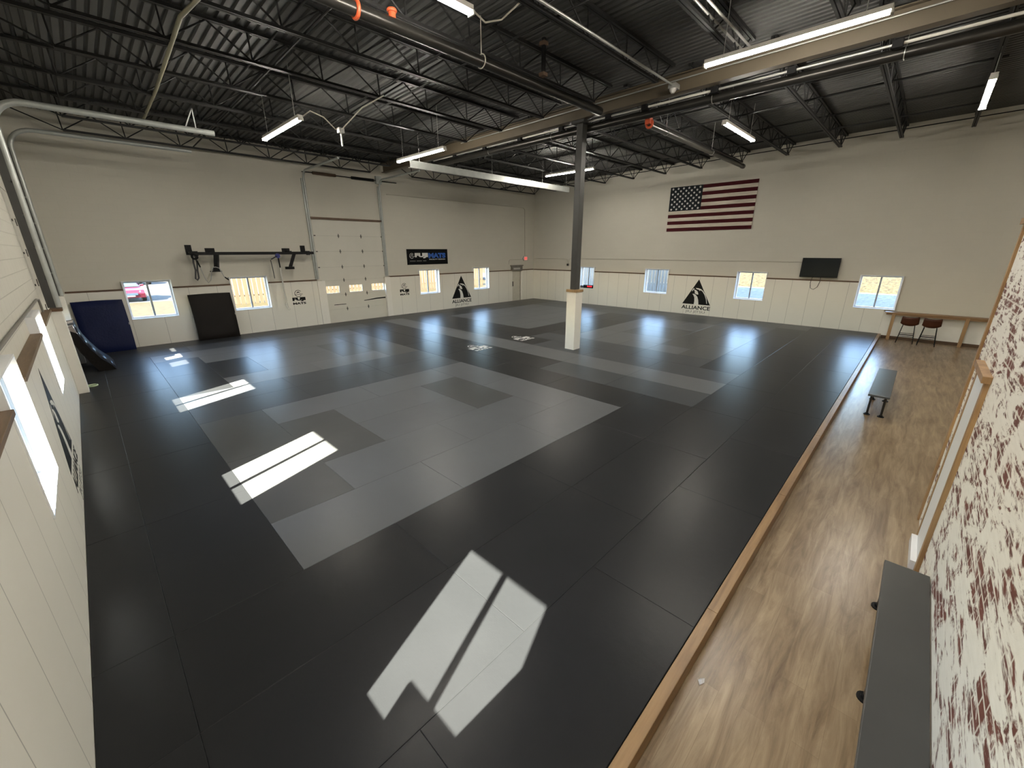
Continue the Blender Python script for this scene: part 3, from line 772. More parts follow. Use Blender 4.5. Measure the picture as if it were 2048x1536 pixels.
def triangle_logo(O, U, Nn, W, label):
    """O = bottom-left corner of the triangle on the wall; W its width; lettering hangs below"""
    V = Vector((0, 0, 1)); O = Vector(O); U = Vector(U); Nv = Vector(Nn)
    r = thing('wall_decal', O + U*(W/2) + Nv*0.001, label, 'logo')
    H = W * 0.89
    obj('triangle', poly_g([(0, 0), (W, 0), (W*0.5, H)], O, U, V, Nv, 0.0005, 0.002), 'decal_black', r)
    s = lambda pts: [(x*W, y*W) for x, y in pts]
    # eagle: breast, cheek and wing line
    obj('eagle', poly_g(s([(0.425, 0.0), (0.43, 0.12), (0.415, 0.24), (0.375, 0.32), (0.33, 0.365), (0.37, 0.375), (0.45, 0.345), (0.52, 0.27), (0.565, 0.16), (0.585, 0.05), (0.59, 0.0)]), O, U, V, Nv, 0.002, 0.0035), 'decal_white', r, label='white eagle breast')
    obj('eagle', poly_g(s([(0.36, 0.53), (0.44, 0.51), (0.51, 0.455), (0.545, 0.36), (0.50, 0.355), (0.41, 0.39), (0.405, 0.46)]), O, U, V, Nv, 0.002, 0.0035), 'decal_white', r, label='white eagle cheek')
    obj('eagle', poly_g(s([(0.305, 0.50), (0.34, 0.56), (0.385, 0.575), (0.37, 0.545), (0.335, 0.49), (0.30, 0.455)]), O, U, V, Nv, 0.002, 0.0035), 'decal_white', r, label='white eagle beak')
    up = [(0.42, 0.585), (0.52, 0.58), (0.62, 0.55), (0.70, 0.49), (0.78, 0.38), (0.85, 0.22), (0.885, 0.06)]
    dn = [(0.87, 0.05), (0.83, 0.21), (0.76, 0.36), (0.68, 0.465), (0.61, 0.515), (0.565, 0.49), (0.55, 0.525), (0.46, 0.545)]
    obj('eagle', poly_g(s(up + dn), O, U, V, Nv, 0.002, 0.0035), 'decal_white', r, label='white eagle crest line')
    obj('lettering', text_g('ALLIANCE', O + U*(-0.015*W) - V*(0.185*W), U, V, Nv, W*1.03, W*0.135, 0.022, 0.002), 'decal_black', r)
    obj('lettering', text_g('JIU JITSU', O + U*(0.15*W) - V*(0.33*W), U, V, Nv, W*0.70, W*0.105, 0.0, 0.002), 'decal_grey', r, label='thin grey lettering')
triangle_logo((14.22, YB, 0.49), UB, NB, 1.32, 'black triangle eagle logo on the garage-door wall between two windows')
triangle_logo((XR, 7.36, 0.485), UR, NRm, 1.30, 'black triangle eagle logo on the right wall below the flag')
triangle_logo((0.0, 5.95, 0.45), UL, NL, 1.32, 'black triangle eagle logo on the left wall, seen edge-on')

def ring_emblem(r, O, U, V, Nn, c, R, mat):
    O, U, V, Nn = map(Vector, (O, U, V, Nn))
    def arcpoly(R0, R1, a0, a1, n=20, cc=(0, 0), ky=1.0):
        o = [(cc[0]+R1*math.cos(a0+(a1-a0)*i/n), cc[1]+ky*R1*math.sin(a0+(a1-a0)*i/n)) for i in range(n+1)]
        q = [(cc[0]+R0*math.cos(a1-(a1-a0)*i/n), cc[1]+ky*R0*math.sin(a1-(a1-a0)*i/n)) for i in range(n+1)]
        return o + q
    sh = lambda P: [(c[0]+x, c[1]+y) for x, y in P]
    obj('ring', poly_g(sh(arcpoly(R*0.86, R, math.radians(35), math.radians(325))), O, U, V, Nn, 0.0005, 0.0025), mat, r)
    obj('peak', poly_g(sh([(-0.55*R, 0.0), (-0.3*R, 0.38*R), (0.02*R, 0.56*R), (0.3*R, 0.42*R), (0.72*R, 0.0), (0.35*R, 0.2*R), (0.0, 0.24*R), (-0.3*R, 0.15*R)]), O, U, V, Nn, 0.0005, 0.0025), mat, r)
    obj('base_line', poly_g(sh([(-1.2*R, -0.36*R), (1.3*R, -0.28*R), (1.2*R, -0.16*R), (-0.8*R, -0.24*R)]), O, U, V, Nn, 0.0005, 0.0025), mat, r)
def mats_logo(x, z, W, label):
    O = Vector((x, YB, z)); r = thing('wall_decal', O + Vector((W/2, -0.001, 0)), label, 'logo')
    ring_emblem(r, O, UB, VB, NB, (W*0.5, 0.43), 0.135, 'decal_black')
    obj('lettering', text_g('FUJI', O + Vector((0, 0, 0.115)), UB, VB, NB, W, 0.165, 0.075), 'decal_black', r)
    obj('lettering', text_g('MATS', O + Vector((0.0, 0, 0.0)), UB, VB, NB, W, 0.085, 0.05), 'decal_black', r)
mats_logo(6.28, 0.90, 0.50, 'black ring emblem with two-line lettering left of the far garage door')
mats_logo(11.12, 0.90, 0.50, 'black ring emblem with two-line lettering right of the far garage door')

bn = thing('vinyl_banner', (12.9, YB+0.08, 2.29), 'black banner with white and blue lettering above a window', 'banner')
obj('sheet', G().box((11.69, YB+0.070, 2.295), (14.10, YB+0.078, 3.02)), 'banner', bn)
yo = YB + 0.070
obj('lettering', text_g('FUJI', (12.13, yo, 2.59), UB, VB, NB, 0.76, 0.25, 0.075), 'decal_white', bn, label='white lettering')
obj('lettering', text_g('MATS', (12.92, yo, 2.59), UB, VB, NB, 1.05, 0.25, 0.065), 'decal_blue', bn, label='blue lettering')
obj('lettering', text_g('FACILITY DESIGN', (12.96, yo, 2.505), UB, VB, NB, 0.97, 0.055, 0.01), 'decal_white', bn, label='small white lettering')
for a, b in ((11.84, 12.16), (12.22, 12.52), (12.59, 12.78)):
    obj('small_mark', G().box((a, yo-0.002, 2.455), (b, yo, 2.485)), 'decal_grey', bn)
ring_emblem(bn, (11.80, yo, 2.52), UB, VB, NB, (0.16, 0.19), 0.125, 'decal_white')

# wall-mounted training rig
rg = thing('training_rig', (5.2, YB-0.25, 2.3), 'black steel bar rig with hanging arms bolted to the garage-door wall', 'rig')
yb = YB - 0.45
obj('main_bar', G().box((3.25, yb-0.05, 2.825), (7.18, yb+0.05, 2.925)), 'black_steel', rg)
for xa, xb, za, zb in ((3.24, 3.42, 2.87, 3.15), (3.78, 4.06, 2.88, 3.05), (6.22, 6.50, 2.88, 3.05), (6.90, 7.08, 2.90, 3.15)):
    obj('wall_plate', G().box((xa, YB+0.07, za-0.04), (xb, YB+0.088, zb)), 'black_steel', rg)
    obj('arm', G().box(((xa+xb)/2-0.035, yb, 2.88), ((xa+xb)/2+0.035, YB+0.07, 2.95)), 'black_steel', rg)
obj('drop_post', G().bar((3.98, yb, 2.86), (3.90, yb+0.05, 2.30), 0.12), 'black_steel', rg)
obj('drop_foot', G().box((3.72, yb-0.10, 2.28), (4.02, yb+0.16, 2.31)).box((3.80, yb-0.04, 2.31), (3.98, yb+0.12, 2.42)), 'black_steel', rg)
obj('drop_post', G().bar((6.47, yb, 2.86), (6.27, yb+0.05, 2.36), 0.11), 'black_steel', rg)
obj('drop_disc', G().tube([(6.25, yb+0.05, 2.29), (6.25, yb+0.05, 2.38)], 0.16, 20), 'black_steel', rg)
for xx in (3.42, 6.98):
    obj('end_bracket', G().box((xx-0.05, yb-0.06, 2.80), (xx+0.05, yb+0.06, 2.95)), 'black_steel', rg)
def rope(name, pts, r, mat, label, cat='rope'):
    return pipe(name, pts, r, mat, label, cat, None, 8)
st = thing('webbing_strap', (3.35, yb, 2.05), 'dark looped webbing strap hanging at left end of the rig bar', 'strap')
obj('loop', G().tube([(3.33, yb, 2.86), (3.30, yb, 2.60), (3.31, yb, 2.35), (3.26, yb, 2.08), (3.30, yb, 2.03), (3.35, yb, 2.10), (3.36, yb, 2.35), (3.40, yb, 2.60), (3.38, yb, 2.86)], 0.026, 8), 'rope_dark', st, smooth=True)
obj('buckle', G().torus((3.36, yb-0.05, 2.78), 0.075, 0.030, 'Y', 16, 8), 'rubber_black', st, smooth=True)
cr = thing('cable_cord', (3.6, yb, 1.9), 'thin grey cord sagging from the strap to the left hanging arm', 'cord')
obj('cord', G().tube([(3.42, yb-0.04, 2.62), (3.45, yb-0.04, 2.40), (3.52, yb-0.04, 2.05), (3.58, yb-0.04, 1.93), (3.66, yb-0.04, 2.02), (3.72, yb-0.12, 2.30), (3.78, yb-0.12, 2.43), (3.86, yb-0.12, 2.44), (3.96, yb-0.12, 2.40), (4.02, yb-0.12, 2.20), (4.06, yb-0.12, 2.08)], 0.015, 6), 'conduit', cr, smooth=True)
obj('grip', G().tube([(3.40, yb-0.04, 2.66), (3.45, yb-0.04, 2.44)], 0.022, 8), 'rubber_black', cr, smooth=True)
obj('grip', G().tube([(4.06, yb-0.12, 2.10), (4.16, yb-0.12, 2.00)], 0.020, 8), 'rubber_black', cr, smooth=True)
pl = thing('rope_pulley', (5.86, yb, 2.72), 'blue pulley with a pull cord hanging from the middle of the rig bar', 'pulley')
obj('wheel', G().tube([(5.86, yb-0.075, 2.78), (5.86, yb-0.045, 2.78)], 0.085, 18), 'blue_plastic', pl, smooth=True, label='blue pulley wheel')
obj('bracket', G().bar((5.62, yb-0.06, 2.66), (5.84, yb-0.06, 2.77), 0.05, 0.03), 'black_steel', pl)
obj('pull_cord', G().tube([(5.60, yb-0.06, 2.64), (5.62, yb-0.06, 2.35), (5.63, yb-0.06, 1.98)], 0.014, 6), 'rope_dark', pl)
wr = thing('white_rope', (5.9, yb, 0.8), 'long white rope with clips hanging from the blue pulley', 'rope')
obj('rope', G().tube([(5.88, yb-0.06, 2.36), (5.88, yb-0.06, 1.9), (5.89, yb-0.06, 1.4), (5.90, yb-0.06, 1.12)], 0.027, 8), 'rope_white', wr, smooth=True)
obj('grip', G().tube([(5.87, yb-0.06, 2.70), (5.88, yb-0.06, 2.34)], 0.024, 8), 'rubber_black', wr, smooth=True, label='black rope grip')
for a, b, zz in ((5.84, 5.87, 0.98), (5.90, 5.90, 0.90), (5.94, 5.95, 0.82)):
    obj('clip', G().tube([(5.90, yb-0.06, 1.12), (a, yb-0.06, zz+0.05)], 0.010, 6).torus((b, yb-0.06, zz), 0.03, 0.012, 'Y', 12, 6), 'rope_white', wr)

# far door in the corner
dr = sroot('door_3', (19.26, YB+0.1, 0.0))
obj('door_slab', G().box((18.86, YB+0.12, -0.05), (19.66, YB+0.165, 1.76)), 'door_beige', dr)
obj('door_frame', G().box((18.80, YB+0.02, 0.0), (18.86, YB+0.20, 1.76)).box((19.66, YB+0.02, 0.0), (19.72, YB+0.20, 1.76)), 'white', dr)
obj('door_closer', G().box((18.80, YB-0.02, 1.76), (19.72, YB+0.088, 2.04)), 'closer', dr)
obj('closer_arm', G().box((18.90, YB-0.07, 1.85), (19.45, YB-0.02, 1.95)), 'grey_box', dr)
obj('door_lip', G().box((18.74, YB-0.04, 2.04), (19.78, YB+0.088, 2.10)), 'closer', dr)
obj('door_handle', G().box((18.94, YB+0.06, 0.86), (18.99, YB+0.12, 1.14)), 'hinge', dr)

ex = thing('exit_sign', (20.05, YB+0.04, 2.32), 'lit red and white exit sign above the corner door', 'sign')
obj('housing', G().box((19.88, YB+0.02, 2.34), (20.22, YB+0.088, 2.61)), 'grey_box', ex)
obj('face', G().box((19.91, YB+0.014, 2.37), (20.19, YB+0.02, 2.58)), 'exit_face', ex)
obj('lettering', text_g('EXIT', (19.935, YB+0.014, 2.42), UB, VB, NB, 0.23, 0.11, 0.03), 'exit_letter', ex)
obj('side_lamp', G().tube([(19.88, YB+0.05, 2.47), (19.80, YB+0.05, 2.48)], [0.03, 0.05], 10), 'grey_box', ex)
pipe('wall_conduit', [(10.9, YB+0.07, 5.33), (19.85, YB+0.07, 5.35), (19.98, YB+0.07, 5.25), (20.02, YB+0.07, 2.62)], 0.014, 'pale_conduit', 'thin conduit across the garage-door wall dropping to the exit sign', 'conduit')
pipe('wall_conduit', [(19.86, YB+0.07, 2.42), (18.72, YB+0.07, 2.42), (18.64, YB+0.07, 2.36), (18.62, YB+0.07, 2.16)], 0.013, 'pale_conduit', 'short conduit from the exit sign bending down beside the corner door', 'conduit')
pipe('wall_conduit', [(XR+0.07, YB-0.02, 2.47), (XR+0.07, 14.60, 2.47), (XR+0.07, 14.45, 2.42), (XR+0.07, 14.40, 2.20)], 0.013, 'pale_conduit', 'conduit from the corner along the flag wall down to an outlet', 'conduit')
pipe('wall_conduit', [(XR+0.07, 14.36, 2.20), (XR+0.07, 14.33, 2.44), (XR+0.07, 14.2, 2.49), (XR+0.07, 2.6, 2.48)], 0.013, 'pale_conduit', 'long conduit along the flag wall to the television', 'conduit')
ob = thing('wall_outlet', (XR, 14.38, 2.08), 'small dark outlet box on the flag wall left of the column', 'outlet')
obj('box', G().box((XR+0.03, 14.33, 2.08), (XR+0.088, 14.45, 2.20)), 'closer', ob)
obj('plug', G().box((XR-0.01, 14.36, 2.09), (XR+0.03, 14.42, 2.14)).box((XR-0.01, 14.36, 2.15), (XR+0.03, 14.42, 2.19)), 'rubber_black', ob)
pipe('wall_conduit', [(-0.06, 4.6, 2.12), (-0.06, 10.9, 2.11), (-0.06, 11.25, 2.08), (-0.06, 11.32, 1.95), (-0.06, 11.33, 1.84)], 0.018, 'closer', 'dark conduit along the left wall above the wooden cap', 'conduit')

# ------------------------------------------------------------------ right wall things
fl = thing('wooden_flag', (XR+0.05, 6.73, 3.79), 'wooden stars and stripes flag mounted high on the right wall', 'flag')
fy0, fy1, fz0, fz1 = 8.575, 4.89, 3.79, 5.71
sh = (fz1-fz0)/13; cy = fy0 - 1.48
for i in range(13):
    zt = fz1 - sh*i; ya = cy if i < 7 else fy0
    obj('stripe_board', G().box((XR+0.04, ya, zt-sh+0.002), (XR+0.088, fy1, zt-0.002)), 'flag_red' if i % 2 == 0 else 'flag_white', fl)
obj('canton', G().box((XR+0.04, fy0, fz1-7*sh+0.002), (XR+0.088, cy+0.002, fz1)), 'flag_blue', fl)
for row in range(9):
    n = 6 if row % 2 == 0 else 5
    for c in range(n):
        yy = fy0 - 1.48*((c+0.5)/6 if n == 6 else (c+1.0)/6); zz = fz1 - 7*sh*(row+0.75)/9.5
        P = []
        for q in range(10):
            rr = 0.058 if q % 2 == 0 else 0.026
            P.append((rr*math.sin(q*PI/5), rr*math.cos(q*PI/5)))
        obj('star', poly_g(P, (XR+0.04, yy, zz), UR, (0, 0, 1), NRm, 0.0, 0.006), 'decal_white', fl)

tv = thing('television', (XR-0.02, 2.2, 1.94), 'black flat television mounted above the cap rail on the right wall', 'television')
def tilt(pts, zc, a):   # tips the screen slightly down
    return pts
obj('bezel', G().box((XR-0.10, 1.585, 1.92), (XR-0.04, 2.80, 2.645)), 'black_steel', tv, bevel=0.006)
obj('screen', G().box((XR-0.104, 1.62, 1.965), (XR-0.099, 2.765, 2.615)), 'tv_screen', tv)
obj('wall_mount', G().box((XR-0.04, 2.0, 2.1), (XR+0.088, 2.4, 2.45)), 'black_steel', tv)
obj('cable', G().tube([(XR-0.03, 2.36, 1.93), (XR-0.035, 2.40, 1.72), (XR-0.02, 2.36, 1.50), (XR-0.02, 2.26, 1.45), (XR-0.02, 2.15, 1.55), (XR-0.035, 2.10, 1.75), (XR-0.03, 2.10, 1.93)], 0.009, 6), 'rope_dark', tv, smooth=True)

tm = thing('interval_timer', (XR+0.06, 12.88, 0.885), 'black timer box with red digits standing on the window sill behind the column', 'timer')
obj('case', G().box((XR+0.02, 12.55, 0.884), (XR+0.10, 13.20, 1.05)), 'rubber_black', tm)
obj('display', G().box((XR+0.016, 12.58, 0.93), (XR+0.02, 12.92, 1.03)), 'flag_red', tm)
obj('digits', text_g('0:00', (XR+0.016, 12.93, 0.945), UR, (0, 0, 1), NRm, 0.33, 0.07, 0.02), 'led_red', tm, label='glowing red digits')
sx = thing('small_speaker', (XR+0.06, 13.32, 0.884), 'small black box on the sill left of the red-digit timer', 'speaker')
obj('case', G().box((XR+0.02, 13.27, 0.884), (XR+0.11, 13.38, 1.0)), 'rubber_black', sx)
obj('grille', G().box((XR+0.015, 13.285, 0.90), (XR+0.02, 13.365, 0.985)), 'closer', sx)

# counter with posts, bar stools
ct = thing('bar_counter', (20.6, -1.5, ZF), 'narrow wooden wall counter with wooden posts at far right', 'counter')
obj('counter_top', G().box((20.42, -3.4, 0.795), (XR+0.03, -0.05, 0.835)), 'oak_y', ct, bevel=0.004)
obj('apron', G().box((20.47, -3.4, 0.735), (20.50, -0.09, 0.795)), 'oak_y', ct)
for yy in (-0.30, -2.10):
    obj('post', G().box((20.45, yy-0.045, ZF), (20.55, yy+0.045, 0.795)), 'oak_z', ct, bevel=0.004)
struct('baseboard_right', G().box((XR+0.012, YE, ZF), (XR+0.03, -0.10, ZF+0.10)), 'dark_oak_y')

def stool(y, x, label, rz=0.0):
    r = thing('bar_stool', (x, y, ZF), label, 'stool', 'brown bar stools under the counter')
    def Tt(p):
        c, s = math.cos(rz), math.sin(rz); return (x + c*p[0] - s*p[1], y + s*p[0] + c*p[1], ZF + p[2])
    # bucket seat shell: curved grid (front at -x, back at +x, turned toward the room)
    g = G(); nu, nv = 12, 10
    idx = {}
    for i in range(nu+1):
        for j in range(nv+1):
            u = -1 + 2*i/nu; v = j/nv
            wdt = 0.21 + 0.015*math.sin(v*PI)
            if v < 0.55: xx = 0.19 - 0.36*v/0.55; zz = 0.62 - 0.02*math.sin(v/0.55*PI)
            else: t = (v-0.55)/0.45; xx = -0.17 - 0.07*t; zz = 0.62 + 0.27*t
            zz += 0.075*abs(u)**2.4*(1.0 - 0.6*max(0, (v-0.6)/0.4)); xx += 0.05*abs(u)**2*max(0, (v-0.5)/0.5)
            idx[i, j] = len(g.v); g.v.append(Tt((xx, u*wdt, zz)))
    for i in range(nu):
        for j in range(nv): g.f.append((idx[i, j], idx[i+1, j], idx[i+1, j+1], idx[i, j+1]))
    o = obj('seat_shell', g, 'leather', r, smooth=True)
    so = o.modifiers.new('thick', 'SOLIDIFY'); so.thickness = 0.03; so.offset = 0
    for sx in (-1, 1):
        for sy in (-1, 1):
            obj('leg', G().tube([Tt((sx*0.13, sy*0.15, 0.60)), Tt((sx*0.20, sy*0.215, 0.0))], 0.011, 8), 'black_steel', r)
    for hh in (0.24, 0.30):
        f = 1 - hh/0.60
        xx = 0.13 + 0.07*f; yy = 0.15 + 0.065*f
        for sx in (-1, 1):
            obj('footrest', G().tube([Tt((sx*xx, -yy, hh)), Tt((sx*xx, yy, hh))], 0.009, 8), 'black_steel', r)
stool(-0.76, 20.22, 'left brown leather bucket bar stool under the wooden counter', 0.0)
stool(-1.30, 20.16, 'right brown leather bucket bar stool under the wooden counter', 0.0)

# ------------------------------------------------------------------ benches
def bench(x0, x1, y0, y1, legx, label):
    r = thing('flat_bench', ((x0+x1)/2, (y0+y1)/2, ZF), label, 'bench')
    obj('seat_board', G().box((x0, y0, 0.262), (x1, y1, 0.30)), 'bench_grey', r, bevel=0.006)
    for lx in legx:
        for yy, s in ((y0+0.055, -1), (y1-0.055, 1)):
            l = obj('leg', G().tube([(lx, yy, ZF+0.012), (lx, yy, 0.25)], 0.019, 12), 'black_pipe', r, smooth=True)
            obj('flange', G().tube([(lx, yy, ZF), (lx, yy, ZF+0.014)], 0.052, 16).tube([(lx, yy, ZF+0.014), (lx, yy, ZF+0.035)], 0.03, 12), 'black_steel', l, origin=(lx, yy, ZF), smooth=True)
            obj('flange', G().tube([(lx, yy, 0.248), (lx, yy, 0.262)], 0.052, 16), 'black_steel', l, origin=(lx, yy, 0.248), smooth=True)
bench(10.72, 13.24, -0.785, -0.465, (10.86, 12.05, 13.1), 'grey flat bench standing out on the plank floor by the curb')
bench(2.35, 5.09, -1.322, -1.03, (2.5, 3.89, 5.0), 'grey flat bench against the whitewashed brick wall')

lt = thing('paper_scrap', (3.19, -0.185, ZF), 'small crumpled white paper scrap on the plank floor', 'litter')
g = G()
pts = [(-0.035, 0.0, 0.004), (-0.01, 0.022, 0.012), (0.022, 0.012, 0.006), (0.035, -0.012, 0.016), (0.008, -0.020, 0.004), (-0.02, -0.012, 0.010)]
b = [(3.19+p[0], -0.185+p[1], ZF+p[2]) for p in pts]
g.v = b + [(3.192, -0.184, ZF+0.024), (3.19, -0.185, ZF+0.001)]
g.f = [(i, (i+1) % 6, 6) for i in range(6)] + [((i+1) % 6, i, 7) for i in range(6)]
obj('paper', g, 'litter', lt)

# ------------------------------------------------------------------ brick partition at the right
YP = -1.33
struct('wall_partition', slab(1, YP-0.15, YP, (-0.09, 7.06), (ZF, 3.18), [(5.85, 6.42, ZF-0.1, 1.86)]), 'brick_wash')
k += 1; struct('trim_%d' % k, G().box((-0.09, YP-0.19, 3.18), (7.12, YP+0.04, 3.235)), 'oak_x')
k += 1; struct('trim_%d' % k, G().box((7.0, YP, ZF), (7.085, YP+0.02, 3.18)).box((7.06, YP-0.17, ZF), (7.085, YP, 3.18)), 'oak_z')
pd = sroot('door_4', (6.18, YP, ZF))
obj('door_slab', G().box((5.90, YP-0.04, ZF+0.02), (6.41, YP+0.028, 1.86)), 'vinyl', pd)
obj('door_gap', G().box((5.878, YP-0.03, ZF+0.02), (5.90, YP+0.020, 1.86)), 'black_steel', pd)
obj('door_stop', G().box((5.85, YP-0.10, ZF), (5.878, YP+0.030, 1.86)), 'vinyl', pd)
obj('jamb', G().box((5.765, YP, ZF), (5.85, YP+0.032, 1.87)), 'oak_z', pd)
obj('jamb', G().box((6.42, YP, ZF), (6.50, YP+0.032, 1.87)), 'oak_z', pd)
obj('header', G().box((5.74, YP, 1.87), (6.53, YP+0.06, 1.93)), 'oak_z', pd, bevel=0.003)
obj('threshold', G().box((5.85, YP-0.10, ZF), (6.42, YP+0.075, ZF+0.10)), 'vinyl', pd)

# unseen box and panel, added only to cut the nearest sun patch
struct('shadow_box', G().box((0.31, YE+0.1, ZF), (1.05, 0.26, 0.86)), 'white')
struct('shadow_panel', G().box((0.0, -1.3, 0.0), (0.035, 0.66, 1.045)), 'white')

# ------------------------------------------------------------------ leaning crash mats
def crash_mat(corners_x, z1, lean, thick, mat, name, label, y_base):
    """a soft slab leaning on the garage-door wall"""
    x0, x1 = corners_x
    r = thing(name, ((x0+x1)/2, y_base, 0), label, 'crash mat')
    g = G(); n, m = 14, 14; ids = {}
    rnd = random.Random(hash(label) % 1000)
    for sd in (0, 1):
        for i in range(n+1):
            for j in range(m+1):
                u, v = i/n, j/m
                edge = min(u, 1-u, v, 1-v); rr = 0.045*max(0, 1 - edge/0.07)
                yl = y_base + (YB - 0.17 - y_base)*v
                wr = 0.012*math.sin(9*v + 3*math.sin(4*u) + x0) * (1-v) * min(1, edge/0.1)
                y = yl + (0 if sd == 0 else thick) + (rr + wr if sd == 0 else -rr)
                z = v*z1 + 0.001 + 0.012*math.sin(u*PI)*v
                ids[sd, i, j] = len(g.v); g.v.append((x0 + (x1-x0)*u + 0.015*math.sin(3*v), y - (0 if sd == 0 else 0), z))
    for i in range(n):
        for j in range(m):
            g.f.append((ids[0,i,j], ids[0,i+1,j], ids[0,i+1,j+1], ids[0,i,j+1]))
            g.f.append((ids[1,i,j], ids[1,i,j+1], ids[1,i+1,j+1], ids[1,i+1,j]))
    for i in range(n):
        g.f.append((ids[0,i,0], ids[1,i,0], ids[1,i+1,0], ids[0,i+1,0])); g.f.append((ids[0,i,m], ids[0,i+1,m], ids[1,i+1,m], ids[1,i,m]))
    for j in range(m):
        g.f.append((ids[0,0,j], ids[0,0,j+1], ids[1,0,j+1], ids[1,0,j])); g.f.append((ids[0,n,j], ids[1,n,j], ids[1,n,j+1], ids[0,n,j+1]))
    obj('cover', g, mat, r, smooth=True)
    for uu in ((x0 - 0.012, z1*0.52), (x1 + 0.0, z1*0.52)):
        obj('handle', G().torus((uu[0], (y_base + YB - 0.17)/2 + thick/2, uu[1]), 0.04, 0.008, 'X', 12, 6), 'rope_white', r)
    return r
crash_mat((2.97, 4.20), 1.54, 0.3, 0.14, 'vinyl_black', 'crash_mat', 'black crash mat leaning on the wall between two windows', 16.63)
crash_mat((0.20, 1.33), 1.53, 0.3, 0.14, 'vinyl_navy', 'crash_mat', 'navy blue crash mat leaning on the wall in the left corner', 16.60)
# bent mat leaning on the left garage door
bm_ = thing('crash_mat', (0.4, 14.8, 0), 'dark bent crash mat slumping against the left wall in front of the navy one', 'crash mat')
prof_in = [(0.04, 1.20), (0.06, 1.02), (0.10, 0.80), (0.17, 0.55), (0.28, 0.27), (0.40, 0.005)]
prof_out = [(0.20, 1.22), (0.23, 1.04), (0.28, 0.82), (0.37, 0.60), (0.50, 0.34), (0.66, 0.13), (0.72, 0.005)]
def mat_slice(y): return [(p[0], y, p[1]) for p in prof_in], [(p[0], y, p[1]) for p in prof_out]
ya, yb2 = 13.95, 15.33
body = [(p[0], p[1]) for p in prof_in] + [(p[0]-0.004, p[1]) for p in reversed(prof_out)]
obj('cover', G().prism(body, lambda p: (p[0], ya, p[1]), lambda p: (p[0], yb2, p[1])), 'vinyl_black', bm_)
g = G()
for i in range(len(prof_out)-1):
    (a, b), (c, d) = prof_out[i], prof_out[i+1]
    g.quad([(a, ya-0.01, b), (c, ya-0.01, d), (c, yb2+0.01, d), (a, yb2+0.01, b)])
sk = obj('sheen_skin', g, 'vinyl_sheen', bm_, smooth=True, label='upper skin with painted blue sheen')  # sheen along the upper side, put in as a lighter skin
sm = sk.modifiers.new('thick', 'SOLIDIFY'); sm.thickness = 0.01
ri = obj('resistance_ring', G().torus((0.22, 12.42, 0.018), 0.09, 0.018, 'Z', 18, 8), 'pale_green', smooth=True)
tag(ri, 'pale green ring lying at the foot of the nearer white pilaster', 'ring')

# floor logos
def floor_logo(x0, x1, label):
    r = thing('floor_decal', ((x0+x1)/2, 8.9, 0.001), label, 'logo')
    O = Vector((x0, 8.62, 0.0005)); U, V, Nn = (1, 0, 0), (0, 1, 0), (0, 0, 1); W = x1-x0
    obj('lettering', text_g('FUJI', O + Vector((0, 0.14, 0)), U, V, Nn, W, 0.29, 0.05, 0.002), 'decal_white', r)
    obj('lettering', text_g('MATS', O, U, V, Nn, W, 0.12, 0.04, 0.002), 'decal_white', r)
    ring_emblem(r, O, U, V, Nn, (W*0.5, 0.60), 0.17, 'decal_white')
floor_logo(8.63, 9.30, 'white lettered emblem on the dark mats left of the light grey strip')
floor_logo(10.68, 11.34, 'white lettered emblem on the dark mats right of the light grey strip')

# ------------------------------------------------------------------ outdoors
gb = obj('lawn', G().quad([(-60, YB+0.3, -0.3), (70, YB+0.3, -0.3), (70, 36.2, -0.3), (-60, 36.2, -0.3)]).quad([(-60, YB+0.3, -0.5), (-60, 36.2, -0.5), (70, 36.2, -0.5), (70, YB+0.3, -0.5)]), 'dry_grass')
tag(gb, 'dry yellow lawn outside behind the garage-door wall', 'lawn'); gb['kind'] = 'structure'
gp = obj('parking_lot', G().box((-60, 36.2, -0.5), (70, 130, -0.30)), 'asphalt'); tag(gp, 'pale asphalt parking lot seen through the leftmost far window', 'parking lot'); gp['kind'] = 'structure'
def hz(x): return -0.3 + 0.085*(x-21.05)
g = G()
g.quad([(21.05, -40, hz(21.05)), (31.6, -40, hz(31.6)), (31.6, YB+0.3, hz(31.6)), (21.05, YB+0.3, hz(21.05))])
sn = obj('snow_bank', g, 'snow'); tag(sn, 'shaded bluish snow outside along the right wall', 'snow'); sn['kind'] = 'structure'
g = G()
g.quad([(31.6, -40, hz(31.6)), (80, -60, hz(31.6)+0.14*47), (80, 60, hz(31.6)+0.14*47), (31.6, YB+20, hz(31.6))])
hl = obj('grass_hill', g, 'dry_grass'); tag(hl, 'sunlit dry grass hill beyond the snow at the right windows', 'hill'); hl['kind'] = 'structure'
gl = obj('ground_left', G().box((-80, -60, -0.5), (-0.3, YB+0.3, -0.32)), 'asphalt'); gl['kind'] = 'structure'; tag(gl, 'bare ground outside the left windows', 'ground')

